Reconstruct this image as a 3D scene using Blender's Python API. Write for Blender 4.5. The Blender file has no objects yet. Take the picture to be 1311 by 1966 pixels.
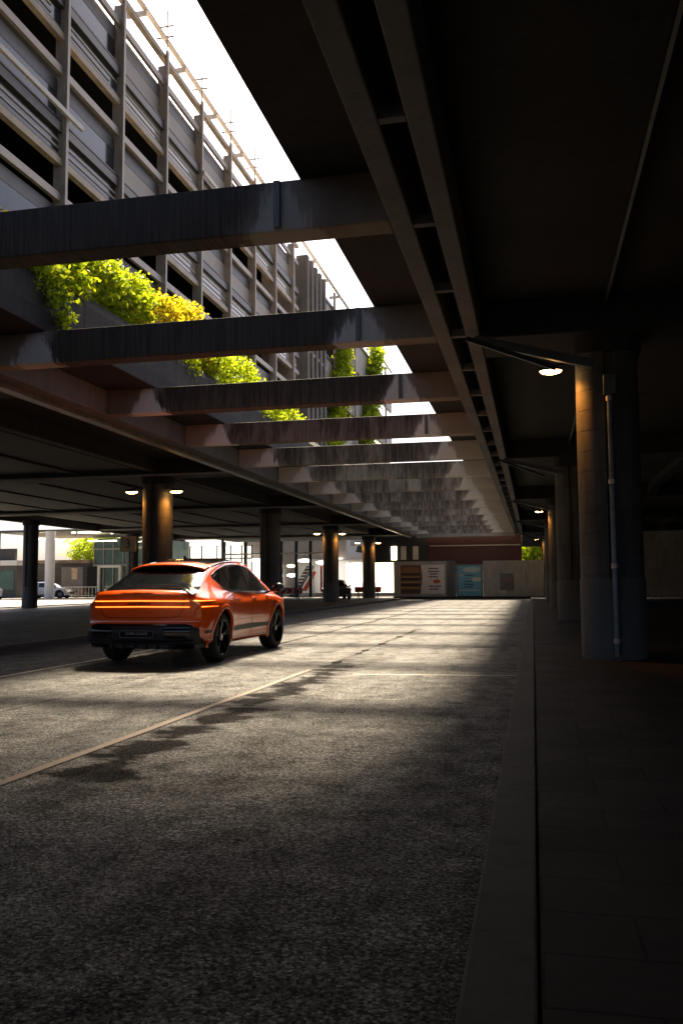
import bpy, bmesh, math, random
import numpy as np
from mathutils import Vector, Matrix
R_ = math.radians
random.seed(7); rng = np.random.default_rng(7)
scn = bpy.context.scene
col = scn.collection

# ------------------------------------------------------------------ camera
cam = bpy.data.objects.new('camera', bpy.data.cameras.new('camera')); col.objects.link(cam)
cam.matrix_world = Matrix(((0.977, 0.024, 0.214, 0), (0.215, -0.079, -0.973, 0), (-0.007, 0.997, -0.082, 1.27), (0, 0, 0, 1)))
_m = cam.matrix_world.to_3x3(); _q = _m.to_quaternion()
cam.rotation_euler = _q.to_euler(); cam.location = (0, 0, 1.27)
cam.data.sensor_fit = 'HORIZONTAL'; cam.data.sensor_width = 36; cam.data.lens = 36*1670/1311
cam.data.clip_start = .05; cam.data.clip_end = 3000
scn.camera = cam
# ------------------------------------------------------------------ light
SUN = Vector((-.19, .82, 1.0)).normalized()
w = bpy.data.worlds.new('World'); scn.world = w; w.use_nodes = True
nt = w.node_tree; bg = nt.nodes['Background']
sky = nt.nodes.new('ShaderNodeTexSky'); sky.sky_type = 'NISHITA'; sky.sun_disc = False
sky.sun_elevation = math.asin(SUN.z); sky.sun_rotation = math.atan2(SUN.x, SUN.y)
sky.air_density = .5; sky.dust_density = 4.5; sky.ozone_density = 1.0
nt.links.new(sky.outputs[0], bg.inputs[0]); bg.inputs[1].default_value = 0.065
sl = bpy.data.lights.new('sun', 'SUN'); sl.energy = 5.0; sl.angle = R_(9.5); sl.color = (1, .82, .58)
so = bpy.data.objects.new('sun', sl); col.objects.link(so)
so.rotation_euler = SUN.to_track_quat('Z', 'Y').to_euler(); so.location = (0, 0, 60)
scn.view_settings.view_transform = 'Standard'; scn.view_settings.look = 'None'
scn.view_settings.gamma = 1; scn.view_settings.exposure = 2.05
scn.cycles.max_bounces = 8; scn.cycles.diffuse_bounces = 4

# ------------------------------------------------------------------ mesh helpers
class MB:
    def __init__(s): s.v = []; s.f = []
    def add(s, vs, fs):
        o = len(s.v); s.v += [tuple(v) for v in vs]; s.f += [tuple(i+o for i in f) for f in fs]; return s
    def box(s, x0, x1, y0, y1, z0, z1):
        return s.add([(x0,y0,z0),(x1,y0,z0),(x1,y1,z0),(x0,y1,z0),(x0,y0,z1),(x1,y0,z1),(x1,y1,z1),(x0,y1,z1)],
                     [(0,3,2,1),(4,5,6,7),(0,1,5,4),(1,2,6,5),(2,3,7,6),(3,0,4,7)])
    def bar(s, a, b, w, h, up=(0,0,1)):
        a = Vector(a); b = Vector(b); d = (b-a).normalized(); u = Vector(up)
        r = d.cross(u).normalized()*w/2; u = r.cross(d).normalized()*h/2
        vs = [a-r-u, a+r-u, a+r+u, a-r+u, b-r-u, b+r-u, b+r+u, b-r+u]
        return s.add(vs, [(0,1,2,3),(4,7,6,5),(0,4,5,1),(1,5,6,2),(2,6,7,3),(3,7,4,0)])
    def tube(s, pts, rad, n=8, cap=True):
        pts = [Vector(p) for p in pts]; o = len(s.v); k = len(pts)
        if not hasattr(rad, '__len__'): rad = [rad]*k
        for i, p in enumerate(pts):
            d = (pts[min(i+1,k-1)]-pts[max(i-1,0)]).normalized()
            a = d.cross(Vector((0,0,1)) if abs(d.z) < .9 else Vector((1,0,0))).normalized(); b = d.cross(a)
            for j in range(n):
                t = 2*math.pi*j/n; s.v.append(tuple(p+(a*math.cos(t)+b*math.sin(t))*rad[i]))
        for i in range(k-1):
            for j in range(n):
                s.f.append((o+i*n+j, o+i*n+(j+1)%n, o+(i+1)*n+(j+1)%n, o+(i+1)*n+j))
        if cap:
            s.f.append(tuple(o+j for j in range(n))[::-1]); s.f.append(tuple(o+(k-1)*n+j for j in range(n)))
        return s
    def prism(s, pts, axis, a, b):
        # pts 2-D outline, extruded along axis from a to b
        def P(p, t):
            return {'x': (t,p[0],p[1]), 'y': (p[0],t,p[1]), 'z': (p[0],p[1],t)}[axis]
        n = len(pts); vs = [P(p,a) for p in pts]+[P(p,b) for p in pts]
        return s.add(vs, [tuple(range(n)), tuple(range(2*n-1, n-1, -1))]+[(i, i+n, (i+1)%n+n, (i+1)%n) for i in range(n)])
    def grid(s, P, close_u=False):
        # P[i][j] points
        m = len(P); n = len(P[0]); o = len(s.v)
        for r in P: s.v += [tuple(p) for p in r]
        for i in range(m-1 if not close_u else m):
            for j in range(n-1):
                i2 = (i+1) % m
                s.f.append((o+i*n+j, o+i*n+j+1, o+i2*n+j+1, o+i2*n+j))
        return s
    def build(s, name, mat, parent=None, smooth=None, bevel=0, fix=True):
        me = bpy.data.meshes.new(name); me.from_pydata(s.v, [], s.f); me.validate()
        o = bpy.data.objects.new(name, me); col.objects.link(o)
        if fix or bevel:
            bm = bmesh.new(); bm.from_mesh(me)
            if bevel:
                bmesh.ops.remove_doubles(bm, verts=bm.verts, dist=1e-5)
                bmesh.ops.bevel(bm, geom=[e for e in bm.edges if len(e.link_faces) == 2 and e.calc_face_angle(0) > .6], offset=bevel, segments=2, affect='EDGES', profile=.5, clamp_overlap=True)
            if fix: bmesh.ops.recalc_face_normals(bm, faces=bm.faces)
            bm.to_mesh(me); bm.free()
        for m in (mat if isinstance(mat, (list, tuple)) else [mat]): me.materials.append(m)
        if smooth is not None and True:
            for p in me.polygons: p.use_smooth = True
            me.set_sharp_from_angle(angle=R_(smooth)) if hasattr(me, 'set_sharp_from_angle') else None
        if parent is not None: o.parent = parent
        return o
def tag(o, label=None, cat=None, group=None, kind=None):
    if label: o['label'] = label
    if cat: o['category'] = cat
    if group: o['group'] = group
    if kind: o['kind'] = kind
    return o
def empty(name, loc=(0,0,0), rz=0):
    o = bpy.data.objects.new(name, None); col.objects.link(o); o.location = loc; o.rotation_euler = (0,0,rz); o.empty_display_size = .2
    return o
def copy_tree(o, parent=None):
    c = o.copy(); col.objects.link(c); c.parent = parent
    for ch in list(o.children): copy_tree(ch, c)
    return c

# ------------------------------------------------------------------ material helpers
class NT:
    def __init__(s, name):
        s.m = bpy.data.materials.new(name); s.m.use_nodes = True; s.t = s.m.node_tree
        s.p = s.t.nodes['Principled BSDF']; s.out = s.t.nodes['Material Output']
    def n(s, k, **kw):
        d = s.t.nodes.new(k)
        for a, b in kw.items(): setattr(d, a, b)
        return d
    def l(s, a, b): s.t.links.new(a, b)
    def pos(s): 
        c = s.n('ShaderNodeTexCoord'); return c.outputs['Object']
    def map(s, v, sc=(1,1,1), loc=(0,0,0), rot=(0,0,0)):
        m = s.n('ShaderNodeMapping'); s.l(v, m.inputs[0]); m.inputs['Scale'].default_value = sc; m.inputs['Location'].default_value = loc; m.inputs['Rotation'].default_value = rot; return m.outputs[0]
    def noise(s, v, sc, det=5, rough=.6, dist=0):
        m = s.n('ShaderNodeTexNoise'); s.l(v, m.inputs['Vector']); m.inputs['Scale'].default_value = sc; m.inputs['Detail'].default_value = det; m.inputs['Roughness'].default_value = rough; m.inputs['Distortion'].default_value = dist; return m.outputs[0]
    def ramp(s, v, stops):
        r = s.n('ShaderNodeValToRGB'); s.l(v, r.inputs[0]); e = r.color_ramp.elements
        while len(e) < len(stops): e.new(.5)
        for i, (p, c) in enumerate(stops):
            e[i].position = p; e[i].color = (c, c, c, 1) if not hasattr(c, '__len__') else (*c, 1)
        return r.outputs[0]
    def math(s, op, a, b=None, c=None, clamp=False):
        m = s.n('ShaderNodeMath', operation=op); m.use_clamp = clamp
        for i, x in enumerate((a, b, c)):
            if x is None: continue
            if hasattr(x, 'node'): s.l(x, m.inputs[i])
            else: m.inputs[i].default_value = x
        return m.outputs[0]
    def mix(s, f, a, b, mode='MIX'):
        m = s.n('ShaderNodeMix', data_type='RGBA', blend_type=mode)
        for i, x in ((0, f), (6, a), (7, b)):
            if hasattr(x, 'node'): s.l(x, m.inputs[i])
            elif hasattr(x, '__len__'): m.inputs[i].default_value = (*x, 1)
            else: m.inputs[i].default_value = x
        return m.outputs[2]
    def sep(s, v):
        m = s.n('ShaderNodeSeparateXYZ'); s.l(v, m.inputs[0]); return m.outputs
    def col(s, c): s.l(c, s.p.inputs['Base Color']) if hasattr(c, 'node') else setattr(s.p.inputs['Base Color'], 'default_value', (*c, 1))
    def rough(s, r): s.l(r, s.p.inputs['Roughness']) if hasattr(r, 'node') else setattr(s.p.inputs['Roughness'], 'default_value', r)
    def bump(s, h, st=.3, dist=.02):
        b = s.n('ShaderNodeBump'); s.l(h, b.inputs['Height']); b.inputs['Strength'].default_value = st; b.inputs['Distance'].default_value = dist; s.l(b.outputs[0], s.p.inputs['Normal'])
def simple(name, c, rough=.6, metal=0, var=.25, sc=3, coat=0, emis=None, es=0, trans=0, spec=None, bump=0):
    k = NT(name); p = k.pos(); nz = k.noise(p, sc, 6, .65)
    a = tuple(x*(1-var) for x in c); b = tuple(min(1, x*(1+var)) for x in c)
    k.col(k.ramp(nz, [(.3, a), (.7, b)])); k.rough(k.math('MULTIPLY_ADD', nz, .2, max(.0, rough-.1)))
    k.p.inputs['Metallic'].default_value = metal; k.p.inputs['Coat Weight'].default_value = coat; k.p.inputs['Coat Roughness'].default_value = .04
    if emis: k.p.inputs['Emission Color'].default_value = (*emis, 1); k.p.inputs['Emission Strength'].default_value = es
    if trans: k.p.inputs['Transmission Weight'].default_value = trans
    if spec is not None: k.p.inputs['Specular IOR Level'].default_value = spec
    if bump: k.bump(k.noise(p, sc*12, 4), bump, .01)
    return k.m
def concrete(name, lo, hi, tint=(1,.96,.9), stain=.5, seams=0, bands=0, rough=.85):
    k = NT(name); p = k.pos()
    big = k.noise(p, .7, 6, .65); fine = k.noise(p, 22, 4, .6)
    streak = k.noise(k.map(p, (3.5, 3.5, .35)), 1.6, 5, .7)
    c = k.ramp(big, [(.3, tuple(lo*t for t in tint)), (.7, tuple(hi*t for t in tint))])
    c = k.mix(k.math('MULTIPLY', k.ramp(streak, [(.5, 0.), (.68, 1.)]), stain), c, tuple(lo*.35*t for t in tint))
    c = k.mix(.35, c, k.ramp(fine, [(.2, .45), (.8, 1.)]), 'MULTIPLY')
    h = fine
    if bands:   # board-marked courses
        z = k.sep(p)[2]; fr = k.math('FRACT', k.math('MULTIPLY', z, bands))
        ln = k.ramp(fr, [(.0, 0.), (.07, 1.)]); c = k.mix(k.math('MULTIPLY_ADD', ln, -.45, .45), c, tuple(lo*.3*t for t in tint))
        h = k.math('ADD', fine, ln)
    if seams:
        y = k.sep(p)[1]; fr = k.math('FRACT', k.math('MULTIPLY', y, seams))
        ln = k.ramp(fr, [(.0, 0.), (.015, 1.)]); c = k.mix(k.math('MULTIPLY_ADD', ln, -.7, .7), c, (.01,.01,.01))
    k.col(c); k.rough(rough); k.bump(h, .35, .012); return k.m

# asphalt
def asphalt(name, lo=.055, hi=.175, main=True):
    k = NT(name); p = k.pos(); X, Y, Z = k.sep(p)
    big = k.noise(p, .35, 5, .6); mid = k.noise(p, 3.0, 5, .7)
    vo = k.n('ShaderNodeTexVoronoi'); k.l(p, vo.inputs['Vector']); vo.inputs['Scale'].default_value = 85; vo.inputs['Randomness'].default_value = 1
    gr = k.noise(p, 95, 3, .8); gr2 = k.noise(p, 42, 5, .8)
    cell = k.sep(vo.outputs['Color'])[0]
    c = k.ramp(mid, [(.3, (lo, lo*.98, lo*.95)), (.7, (hi, hi*.97, hi*.92))])
    c = k.mix(.8, c, k.ramp(cell, [(.2, .25), (.75, .9), (.97, 2.4)]), 'MULTIPLY')
    c = k.mix(.75, c, k.ramp(gr2, [(.40, .2), (.60, 1.4)]), 'MULTIPLY')
    c = k.mix(k.ramp(big, [(.42, 0.), (.66, .8)]), c, tuple(lo*.4 for _ in range(3)))
    r = k.ramp(k.math('MULTIPLY_ADD', big, .5, k.math('MULTIPLY', mid, .5)), [(.35, .72), (.7, .50)])
    if main:
        # damp, oily blotches beside the steel strip
        d = k.math('ABSOLUTE', k.math('ADD', X, 2.95)); nn = k.noise(k.map(p, (.8, 1.6, 1)), 1.3, 4, .6)
        m = k.math('MULTIPLY', k.ramp(k.math('ADD', d, k.math('MULTIPLY_ADD', nn, -1.6, .8)), [(.12, 1.), (.28, 0.)]), k.ramp(k.math('MULTIPLY', Y, .05), [(.22, 0.), (.27, 1.), (.62, 1.), (.8, 0.)]))
        c = k.mix(m, c, (.006, .005, .005)); r = k.mix(m, r, (.55,.55,.55))
        # patch joint and tar seams
        e = k.math('ABSOLUTE', k.math('ADD', X, k.math('MULTIPLY_ADD', k.noise(k.map(p, (0, .5, 0)), 1, 2), .12, 5.23)))
        c = k.mix(k.ramp(e, [(.012, .9), (.03, 0.)]), c, (.008,.008,.008))
        # wheel-polished tracks
    k.col(c); k.rough(r)
    wear = k.ramp(k.math('MULTIPLY_ADD', k.noise(k.map(p, (1.8, .22, 1)), 1.1, 7, .75), .6, k.math('MULTIPLY', mid, .4)), [(.40, .12), (.62, 1.)])
    spec = k.math('MULTIPLY', k.math('MULTIPLY', wear, .85), k.ramp(k.math('MULTIPLY_ADD', gr2, .6, k.math('MULTIPLY', cell, .4)), [(.38, .05), (.66, 1.)]))
    if main: spec = k.math('MULTIPLY', spec, k.math('MULTIPLY_ADD', k.sep(m)[0], -.9, 1))
    k.l(spec, k.p.inputs['Specular IOR Level'])
    hgt = k.math('ADD', k.math('MULTIPLY', gr, .5), k.math('ADD', k.math('MULTIPLY', cell, .6), k.math('MULTIPLY', gr2, 1.6)))
    k.bump(hgt, 1.0, .012); return k.m
M = {}
M['asphalt'] = asphalt('asphalt'); M['asphalt_dark'] = asphalt('asphalt_dark', .012, .025, False)
M['ground'] = asphalt('ground_mat', .05, .1, False)
M['conc'] = concrete('concrete_grey', .10, .2)
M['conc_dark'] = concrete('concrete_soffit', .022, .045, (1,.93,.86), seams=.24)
M['conc_fin'] = concrete('concrete_fin', .15, .24, (1,.97,.93), .3)
M['conc_col'] = concrete('concrete_column', .07, .13, (1,.95,.85), .6, bands=3.2)
M['conc_base'] = concrete('painted_base', .10, .14, (1,.98,.94), .25)
M['conc_wall'] = concrete('concrete_wall', .30, .48, (1,.95,.86), .35)
M['kerb'] = concrete('kerb_stone', .035, .065, (1,.92,.84), .4, seams=1.0)
M['face'] = concrete('facade_concrete', .2, .3, (1,.9,.8), .4)

def beam_mat():
    k = NT('crossbeam_concrete'); p = k.pos(); X, Y, Z = k.sep(p)
    big = k.noise(p, 1.1, 6, .65); fine = k.noise(p, 22, 4, .6)
    st = k.noise(k.map(p, (6, 1, .35)), 1.5, 5, .75); st2 = k.noise(k.map(p, (16, 1, .5)), 1.5, 4, .7)
    farm = k.ramp(k.math('MULTIPLY', Y, .02), [(.36, 0.), (.62, 1.)])  # far beams get paler concrete and moss, in place of light reaching them
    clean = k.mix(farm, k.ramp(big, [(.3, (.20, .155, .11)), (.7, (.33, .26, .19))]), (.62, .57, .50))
    moss = k.mix(farm, k.ramp(st2, [(.35, (.016, .011, .007)), (.75, (.085, .060, .038))]), k.ramp(st2, [(.38, (.03, .025, .021)), (.72, (.32, .27, .22))]))
    # moss covers the stretch that stands open to the rain, ragged at its ends and lower edge
    wv = k.math('ADD', k.math('MULTIPLY_ADD', k.noise(k.map(p, (9,1,1.2)), 1.2, 4, .7), .5, -.25), k.math('MULTIPLY_ADD', Z, -.55, 2.95))
    xs = k.math('ADD', X, wv)
    inside = k.math('MULTIPLY', k.ramp(k.math('MULTIPLY_ADD', xs, .1, 1.0), [(.18, 0.), (.215, 1.), (.70, 1.), (.75, 0.)]), 1)
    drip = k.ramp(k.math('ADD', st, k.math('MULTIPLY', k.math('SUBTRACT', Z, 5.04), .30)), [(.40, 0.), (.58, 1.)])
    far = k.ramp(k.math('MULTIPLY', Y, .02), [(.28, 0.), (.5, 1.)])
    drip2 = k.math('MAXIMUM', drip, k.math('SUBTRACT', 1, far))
    pat = k.ramp(k.noise(k.map(p, (.9, .9, .25)), 1.3, 5, .7), [(.36, .35), (.50, 1.)])
    pat = k.math('MAXIMUM', k.sep(pat)[0], k.math('MULTIPLY_ADD', farm, -1, 1))
    f = k.math('MULTIPLY', k.math('MULTIPLY', inside, pat), k.math('MULTIPLY_ADD', drip2, .42, .55))
    c = k.mix(f, clean, moss)
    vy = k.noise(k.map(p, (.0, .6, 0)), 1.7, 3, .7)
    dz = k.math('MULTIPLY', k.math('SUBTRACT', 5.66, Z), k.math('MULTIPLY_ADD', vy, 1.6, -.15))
    for x0 in (2.55, 8.2):  # pale wedges at the bay edges, sunlight on clean concrete put into colour
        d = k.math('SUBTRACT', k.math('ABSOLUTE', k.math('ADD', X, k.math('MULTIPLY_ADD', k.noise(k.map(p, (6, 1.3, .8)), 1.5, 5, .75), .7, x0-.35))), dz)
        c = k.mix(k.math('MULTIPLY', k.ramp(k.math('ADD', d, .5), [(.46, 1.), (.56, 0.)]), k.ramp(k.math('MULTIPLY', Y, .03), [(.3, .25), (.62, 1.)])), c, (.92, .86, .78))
    c = k.mix(.35, c, k.ramp(fine, [(.2, .45), (.8, 1.)]), 'MULTIPLY')
    k.col(c); k.rough(.85); k.bump(fine, .35, .012); return k.m
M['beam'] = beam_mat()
def paving_mat():
    k = NT('paving'); p = k.pos()
    b = k.n('ShaderNodeTexBrick'); k.l(p, b.inputs['Vector']); b.inputs['Scale'].default_value = 1.0
    b.inputs['Brick Width'].default_value = .62; b.inputs['Row Height'].default_value = .36; b.inputs['Mortar Size'].default_value = .008
    b.inputs['Color1'].default_value = (.028,.025,.023,1); b.inputs['Color2'].default_value = (.042,.037,.034,1); b.inputs['Mortar'].default_value = (.012,.012,.012,1)
    c = k.mix(.6, b.outputs[0], k.ramp(k.noise(p, 14, 6, .7), [(.3, .5), (.7, 1.1)]), 'MULTIPLY')
    k.col(c); k.rough(k.ramp(k.noise(p, 1.2, 4), [(.3, .7), (.7, .9)])); k.p.inputs['Specular IOR Level'].default_value = .2
    k.bump(k.math('ADD', k.math('MULTIPLY', b.outputs['Fac'], -1.5), k.math('MULTIPLY', k.noise(p, 40, 3), .5)), .6, .01); return k.m
M['paving'] = paving_mat()
M['dark'] = simple('dark_metal', (.02,.022,.024), .5, .3)
M['steel'] = simple('painted_steel', (.10,.11,.11), .5, .4)
M['galv'] = simple('galvanised', (.35,.33,.30), .45, .7)
M['white'] = simple('white_panel', (.78,.76,.72), .5, 0, .06)
M['rust'] = simple('rusty_steel_strip', (.085,.052,.032), .75, .1, .35, 6)
M['paint'] = simple('worn_road_paint', (.5,.46,.38), .6, 0, .3, 9)
M['tar'] = simple('tar_seam', (.006,.006,.006), .9, spec=.05)
M['red'] = simple('red_cladding', (.04,.0015,.0015), .5, 0, .15, 1)
M['panel'] = simple('facade_panel', (.48,.42,.36), .55, 0, .12, .6)
M['panel2'] = simple('facade_louvre', (.19,.175,.16), .5, .2, .15, 2)
M['rail'] = simple('facade_rail', (.12,.11,.10), .45, .4)
M['sill'] = simple('facade_sill', (.66,.54,.42), .6, 0, .25, 2)
M['post'] = simple('facade_post', (.50,.43,.36), .5, .2, .2, 3)
M['roofedge'] = simple('roof_edge', (.85,.80,.74), .5, 0, .08)
M['glassp'] = simple('wired_glass', (.42,.38,.33), .12, 0, .15, 1.2, coat=.6)
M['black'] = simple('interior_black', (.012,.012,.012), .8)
M['dark_bay'] = simple('dark_bay_panel', (.035,.045,.05), .15, 0, .4, 1, coat=.3)  # darker panels for the bays at the near end
M['shopdark'] = simple('shop_dark', (.06,.055,.05), .5)
M['green_glass'] = simple('green_glass', (.10,.17,.14), .1, 0, .3, .5, coat=.8)
M['lamp_metal'] = simple('lamp_housing', (.08,.08,.08), .5, .5)
def emit(name, c, s):
    k = NT(name); k.col((.8,.7,.5)); k.p.inputs['Emission Color'].default_value = (*c, 1); k.p.inputs['Emission Strength'].default_value = s
    k.l(k.math('MULTIPLY_ADD', k.noise(k.pos(), 8, 2), s*.3, s*.85), k.p.inputs['Emission Strength']); return k.m
M['lamp'] = emit('lamp_lens', (1, .55, .18), 8)
M['strip'] = emit('strip_light', (1, .82, .5), 4)
def leaf_mat(name, a, b, t=.45):
    k = NT(name); g = k.n('ShaderNodeNewGeometry'); p = k.pos()
    f = k.math('ADD', k.math('MULTIPLY', g.outputs['Random Per Island'], .7), k.math('MULTIPLY', k.noise(p, 1.2, 3), .35))
    c = k.ramp(f, [(.15, a), (.85, b)]); k.col(c); k.rough(.55)
    tr = k.n('ShaderNodeBsdfTranslucent'); k.l(k.mix(1, c, (1.6, 1.5, .7), 'MULTIPLY'), tr.inputs[0])
    mx = k.n('ShaderNodeMixShader'); mx.inputs[0].default_value = t; k.l(k.p.outputs[0], mx.inputs[1]); k.l(tr.outputs[0], mx.inputs[2]); k.l(mx.outputs[0], k.out.inputs[0]); return k.m
M['leaf'] = leaf_mat('leaf_green', (.09,.17,.01), (.42,.50,.03), .6)
M['leaf_y'] = leaf_mat('leaf_yellow', (.22,.24,.012), (.60,.50,.04), .6)
M['bark'] = simple('bark', (.07,.05,.035), .9, bump=.5)

# ------------------------------------------------------------------ setting
tag(MB().add([(-1500,-1500,-.03),(1500,-1500,-.03),(1500,1500,-.03),(-1500,1500,-.03)], [(0,1,2,3)]).build('ground', M['ground']), kind='structure')
tag(MB().add([(-10.0,-30,0),(-.24,-30,0),(-.24,69.3,0),(-10.0,69.3,0)], [(0,1,2,3)]).build('road', M['asphalt']), kind='structure')
tag(MB().add([(-29.5,-30,-.004),(-22.2,-30,-.004),(-22.2,110,-.004),(-29.5,110,-.004)], [(0,1,2,3)]).build('side_road', M['asphalt_dark']), kind='structure')
tag(MB().box(-.23,-.015,-30,69.2,-.02,.125).build('kerb', M['kerb'], bevel=.012), kind='structure')
tag(MB().box(-.005,24,-30,69.2,-.02,.12).build('pavement', M['paving']), kind='structure')
tag(MB().box(-22.0,-10.22,-30,69.2,-.02,.115).build('median_pavement', M['asphalt_dark']), kind='structure')
k = MB(); k.box(-10.21,-10.0,-30,69.2,-.02,.12); k.box(-22.2,-22.01,-30,69.2,-.02,.12)
tag(k.build('median_kerb', M['kerb'], bevel=.012), kind='structure')
tag(MB().box(-75,-29.6,44,110,-.02,.06).build('far_pavement', simple('pale_pavement', (.22,.205,.18), .7, 0, .15, .8)), kind='structure')
# inlaid steel strip: slightly wavy
def ribbon(name, xs, ys, w0, z, mat, th=.0):
    k = MB(); P = []
    ws = w0 if hasattr(w0, '__len__') else [w0]*len(ys)
    for x, y, w1 in zip(xs, ys, ws): P.append([(x-w1/2, y, z), (x+w1/2, y, z)])
    return k.grid(P).build(name, mat, fix=False)
ys = np.linspace(2.5, 12.6, 40)
tag(ribbon('steel_strip', -3.37+.016*(ys-5)+.006*np.sin(ys*2), ys, .085, .008, M['rust']), kind='structure')
ys = np.linspace(12.6, 24, 160)
tag(ribbon('tar_seam', -3.14+.012*np.sin(ys*2.9), ys, .012+.16*np.clip(np.sin(ys*5.1)*np.sin(ys*2.3+1)+.15*np.sin(ys*17), 0, 1), .006, M['tar']), kind='structure')
ys = np.linspace(17, 50, 160)
tag(ribbon('tar_seam', -5.3+.015*np.sin(ys*.9), ys, .03+.06*np.clip(np.sin(ys*2.1)*np.sin(ys*.8), 0, 1), .006, M['tar']), kind='structure')
tag(ribbon('road_marking', -7.30+.0*ys, np.linspace(6, 33, 60), .07, .005, M['paint']), kind='structure')
tag(MB().add([(-2.5,12.05,.005),(-.26,12.20,.005),(-.26,12.24,.005),(-2.5,12.09,.005)], [(0,1,2,3)]).build('road_marking', M['paint']), kind='structure')
# back wall behind the camera and the side retaining wall close the undercroft
tag(MB().box(24,24.4,-30,110,-.02,5.6).build('retaining_wall', M['conc_wall']), 'long dark concrete retaining wall at the far right of the undercroft', 'wall')

# ------------------------------------------------------------------ the deck
deck = empty('elevated_deck', (0,0,0))
tag(deck, 'dark concrete road deck overhead with an open bay crossed by beams', 'overpass')
ZB, ZS, ZT = 5.04, 5.60, 5.95
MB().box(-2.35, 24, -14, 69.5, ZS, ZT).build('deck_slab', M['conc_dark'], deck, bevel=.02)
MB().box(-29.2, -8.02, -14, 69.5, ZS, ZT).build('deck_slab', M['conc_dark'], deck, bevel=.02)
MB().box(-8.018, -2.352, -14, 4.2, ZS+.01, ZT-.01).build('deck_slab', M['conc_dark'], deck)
for i in range(-1, 14):
    y = 8.68+4.42*i
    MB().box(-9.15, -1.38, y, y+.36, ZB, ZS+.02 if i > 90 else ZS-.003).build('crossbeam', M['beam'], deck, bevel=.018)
MB().box(-9.12, -1.40, 69.6, 70.3, 4.95, 5.75).build('crossbeam', M['conc_wall'], deck, bevel=.02)
for i in (0, 1, 2, 3): MB().box(-2.62, -2.55, 8.68+4.42*i-.05, 8.68+4.42*i-.002, ZB+.03, ZS-.02).build('drip_strip', M['conc_fin'], deck)
# edge girder at the left of the bay
MB().box(-9.50, -9.16, -14, 69.5, ZB, ZS-.003).build('edge_girder', M['conc_fin'], deck, bevel=.02)
MB().box(-9.75, -9.53, -14, 69.5, ZB-.10, ZB+.06).build('cable_tray', M['galv'], deck)
# the twin fins and their rungs
MB().box(-1.375, -1.15, -14, 69.5, ZB-.01, ZS-.003).build('fin', M['conc_fin'], deck, bevel=.015)
MB().box(-.92, -.71, -14, 69.5, ZB-.01, ZS-.003).build('fin', M['conc_fin'], deck, bevel=.015)
for i in range(0, 31):
    y = 4.55+2.15*i
    if y < 69: MB().box(-1.148, -.922, y, y+.10, ZB+.0, ZB+.12).build('rung', M['conc_fin'], deck, bevel=.008)
# cross girders over the column lines, right and left
RC = [13.95+13.4*i for i in range(-1, 5)]; LC = [14.9+13.3*i for i in range(0, 5)]
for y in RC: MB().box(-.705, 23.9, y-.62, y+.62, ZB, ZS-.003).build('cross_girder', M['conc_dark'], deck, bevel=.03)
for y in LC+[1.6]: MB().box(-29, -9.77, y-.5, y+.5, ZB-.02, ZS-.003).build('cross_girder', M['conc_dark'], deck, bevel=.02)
for y in LC+[1.6]: MB().box(-29, -9.77, y-.56, y-.502, ZB-.03, ZB+.035).build('flange', M['conc_wall'], deck)
for x in (-12.7, -15.6, -18.5, -21.4, -24.3):
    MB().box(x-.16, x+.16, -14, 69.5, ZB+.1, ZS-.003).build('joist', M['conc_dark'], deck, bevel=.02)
for x in (5.2, 9.3, 13.5, 17.6):
    for j, y in enumerate(RC):
        # haunched joists: deep at the girders, shallow at mid span
        y0 = y+.62; y1 = y+13.4-.62
        MB().prism([(y0,ZS-.004),(y1,ZS-.004),(y1,ZB+.02),(y1-1.6,ZB+.33),(y0+1.6,ZB+.33),(y0,ZB+.02)], 'x', x-.2, x+.2).build('joist', M['conc_dark'], deck)
MB().box(-29.2, -28.9, -14, 69.5, ZB-.1, ZS-.003).build('edge_girder', M['conc_fin'], deck)
MB().tube([(1.15, -20, 5.42), (1.15, 69, 5.42)], .05).build('service_pipe', M['dark'], deck)
# planter parapet along the left rim of the bay
pp = MB().prism([(-8.03,5.95),(-8.03,6.5),(-8.16,6.75),(-8.45,6.75),(-8.45,5.952)], 'y', -20, 69.5).build('planter_parapet', concrete('mossy_parapet', .03, .08, (1,.95,.85), .8))
tag(pp, 'dark stained planter wall along the left rim of the roof opening', 'parapet')

# ------------------------------------------------------------------ columns
def column(x, y, w_, base, label, group):
    t = empty('concrete_column', (x, y, base)); tag(t, label, 'column', group)
    h = ZB-base
    # shaft: rounded block with a recessed groove up the front
    a = w_/2; g = .07
    def rnd(a, rc):
        out = []
        for cx, cy, q0 in ((1,-1,-90),(1,1,0),(-1,1,90),(-1,-1,180)):
            for q in np.linspace(q0, q0+90, 8): out.append((cx*(a-rc)+rc*math.cos(R_(q)), cy*(a-rc)+rc*math.sin(R_(q))))
        return out
    pts = rnd(a, .34)
    i0 = len(pts)-1   # groove in the front face, between the last and the first corner
    pts = pts+[(-g,-a),(-g*.7,-a+.08),(g*.7,-a+.08),(g,-a)]
    MB().prism(pts, 'z', 1.2, h-.28).build('shaft', M['conc_col'], t, smooth=35)
    MB().prism(rnd(a+.015, .35), 'z', 0, 1.2).build('painted_base', M['conc_base'], t, smooth=35)
    MB().prism(rnd(a+.05, .36), 'z', h-.28, h-.002).build('capital', M['conc_dark'], t, smooth=35)
    return t
rl = ['large dark column on the right pavement with a drain pipe on its front', 'second dark column along the right pavement, behind the drain pipe column', 'third column along the right pavement', 'fourth column along the right pavement', 'last column of the right pavement beside the end wall']
for i, y in enumerate(RC[1:]): column(1.18, y, .92, .12, rl[i], 'columns along the right pavement')
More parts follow.
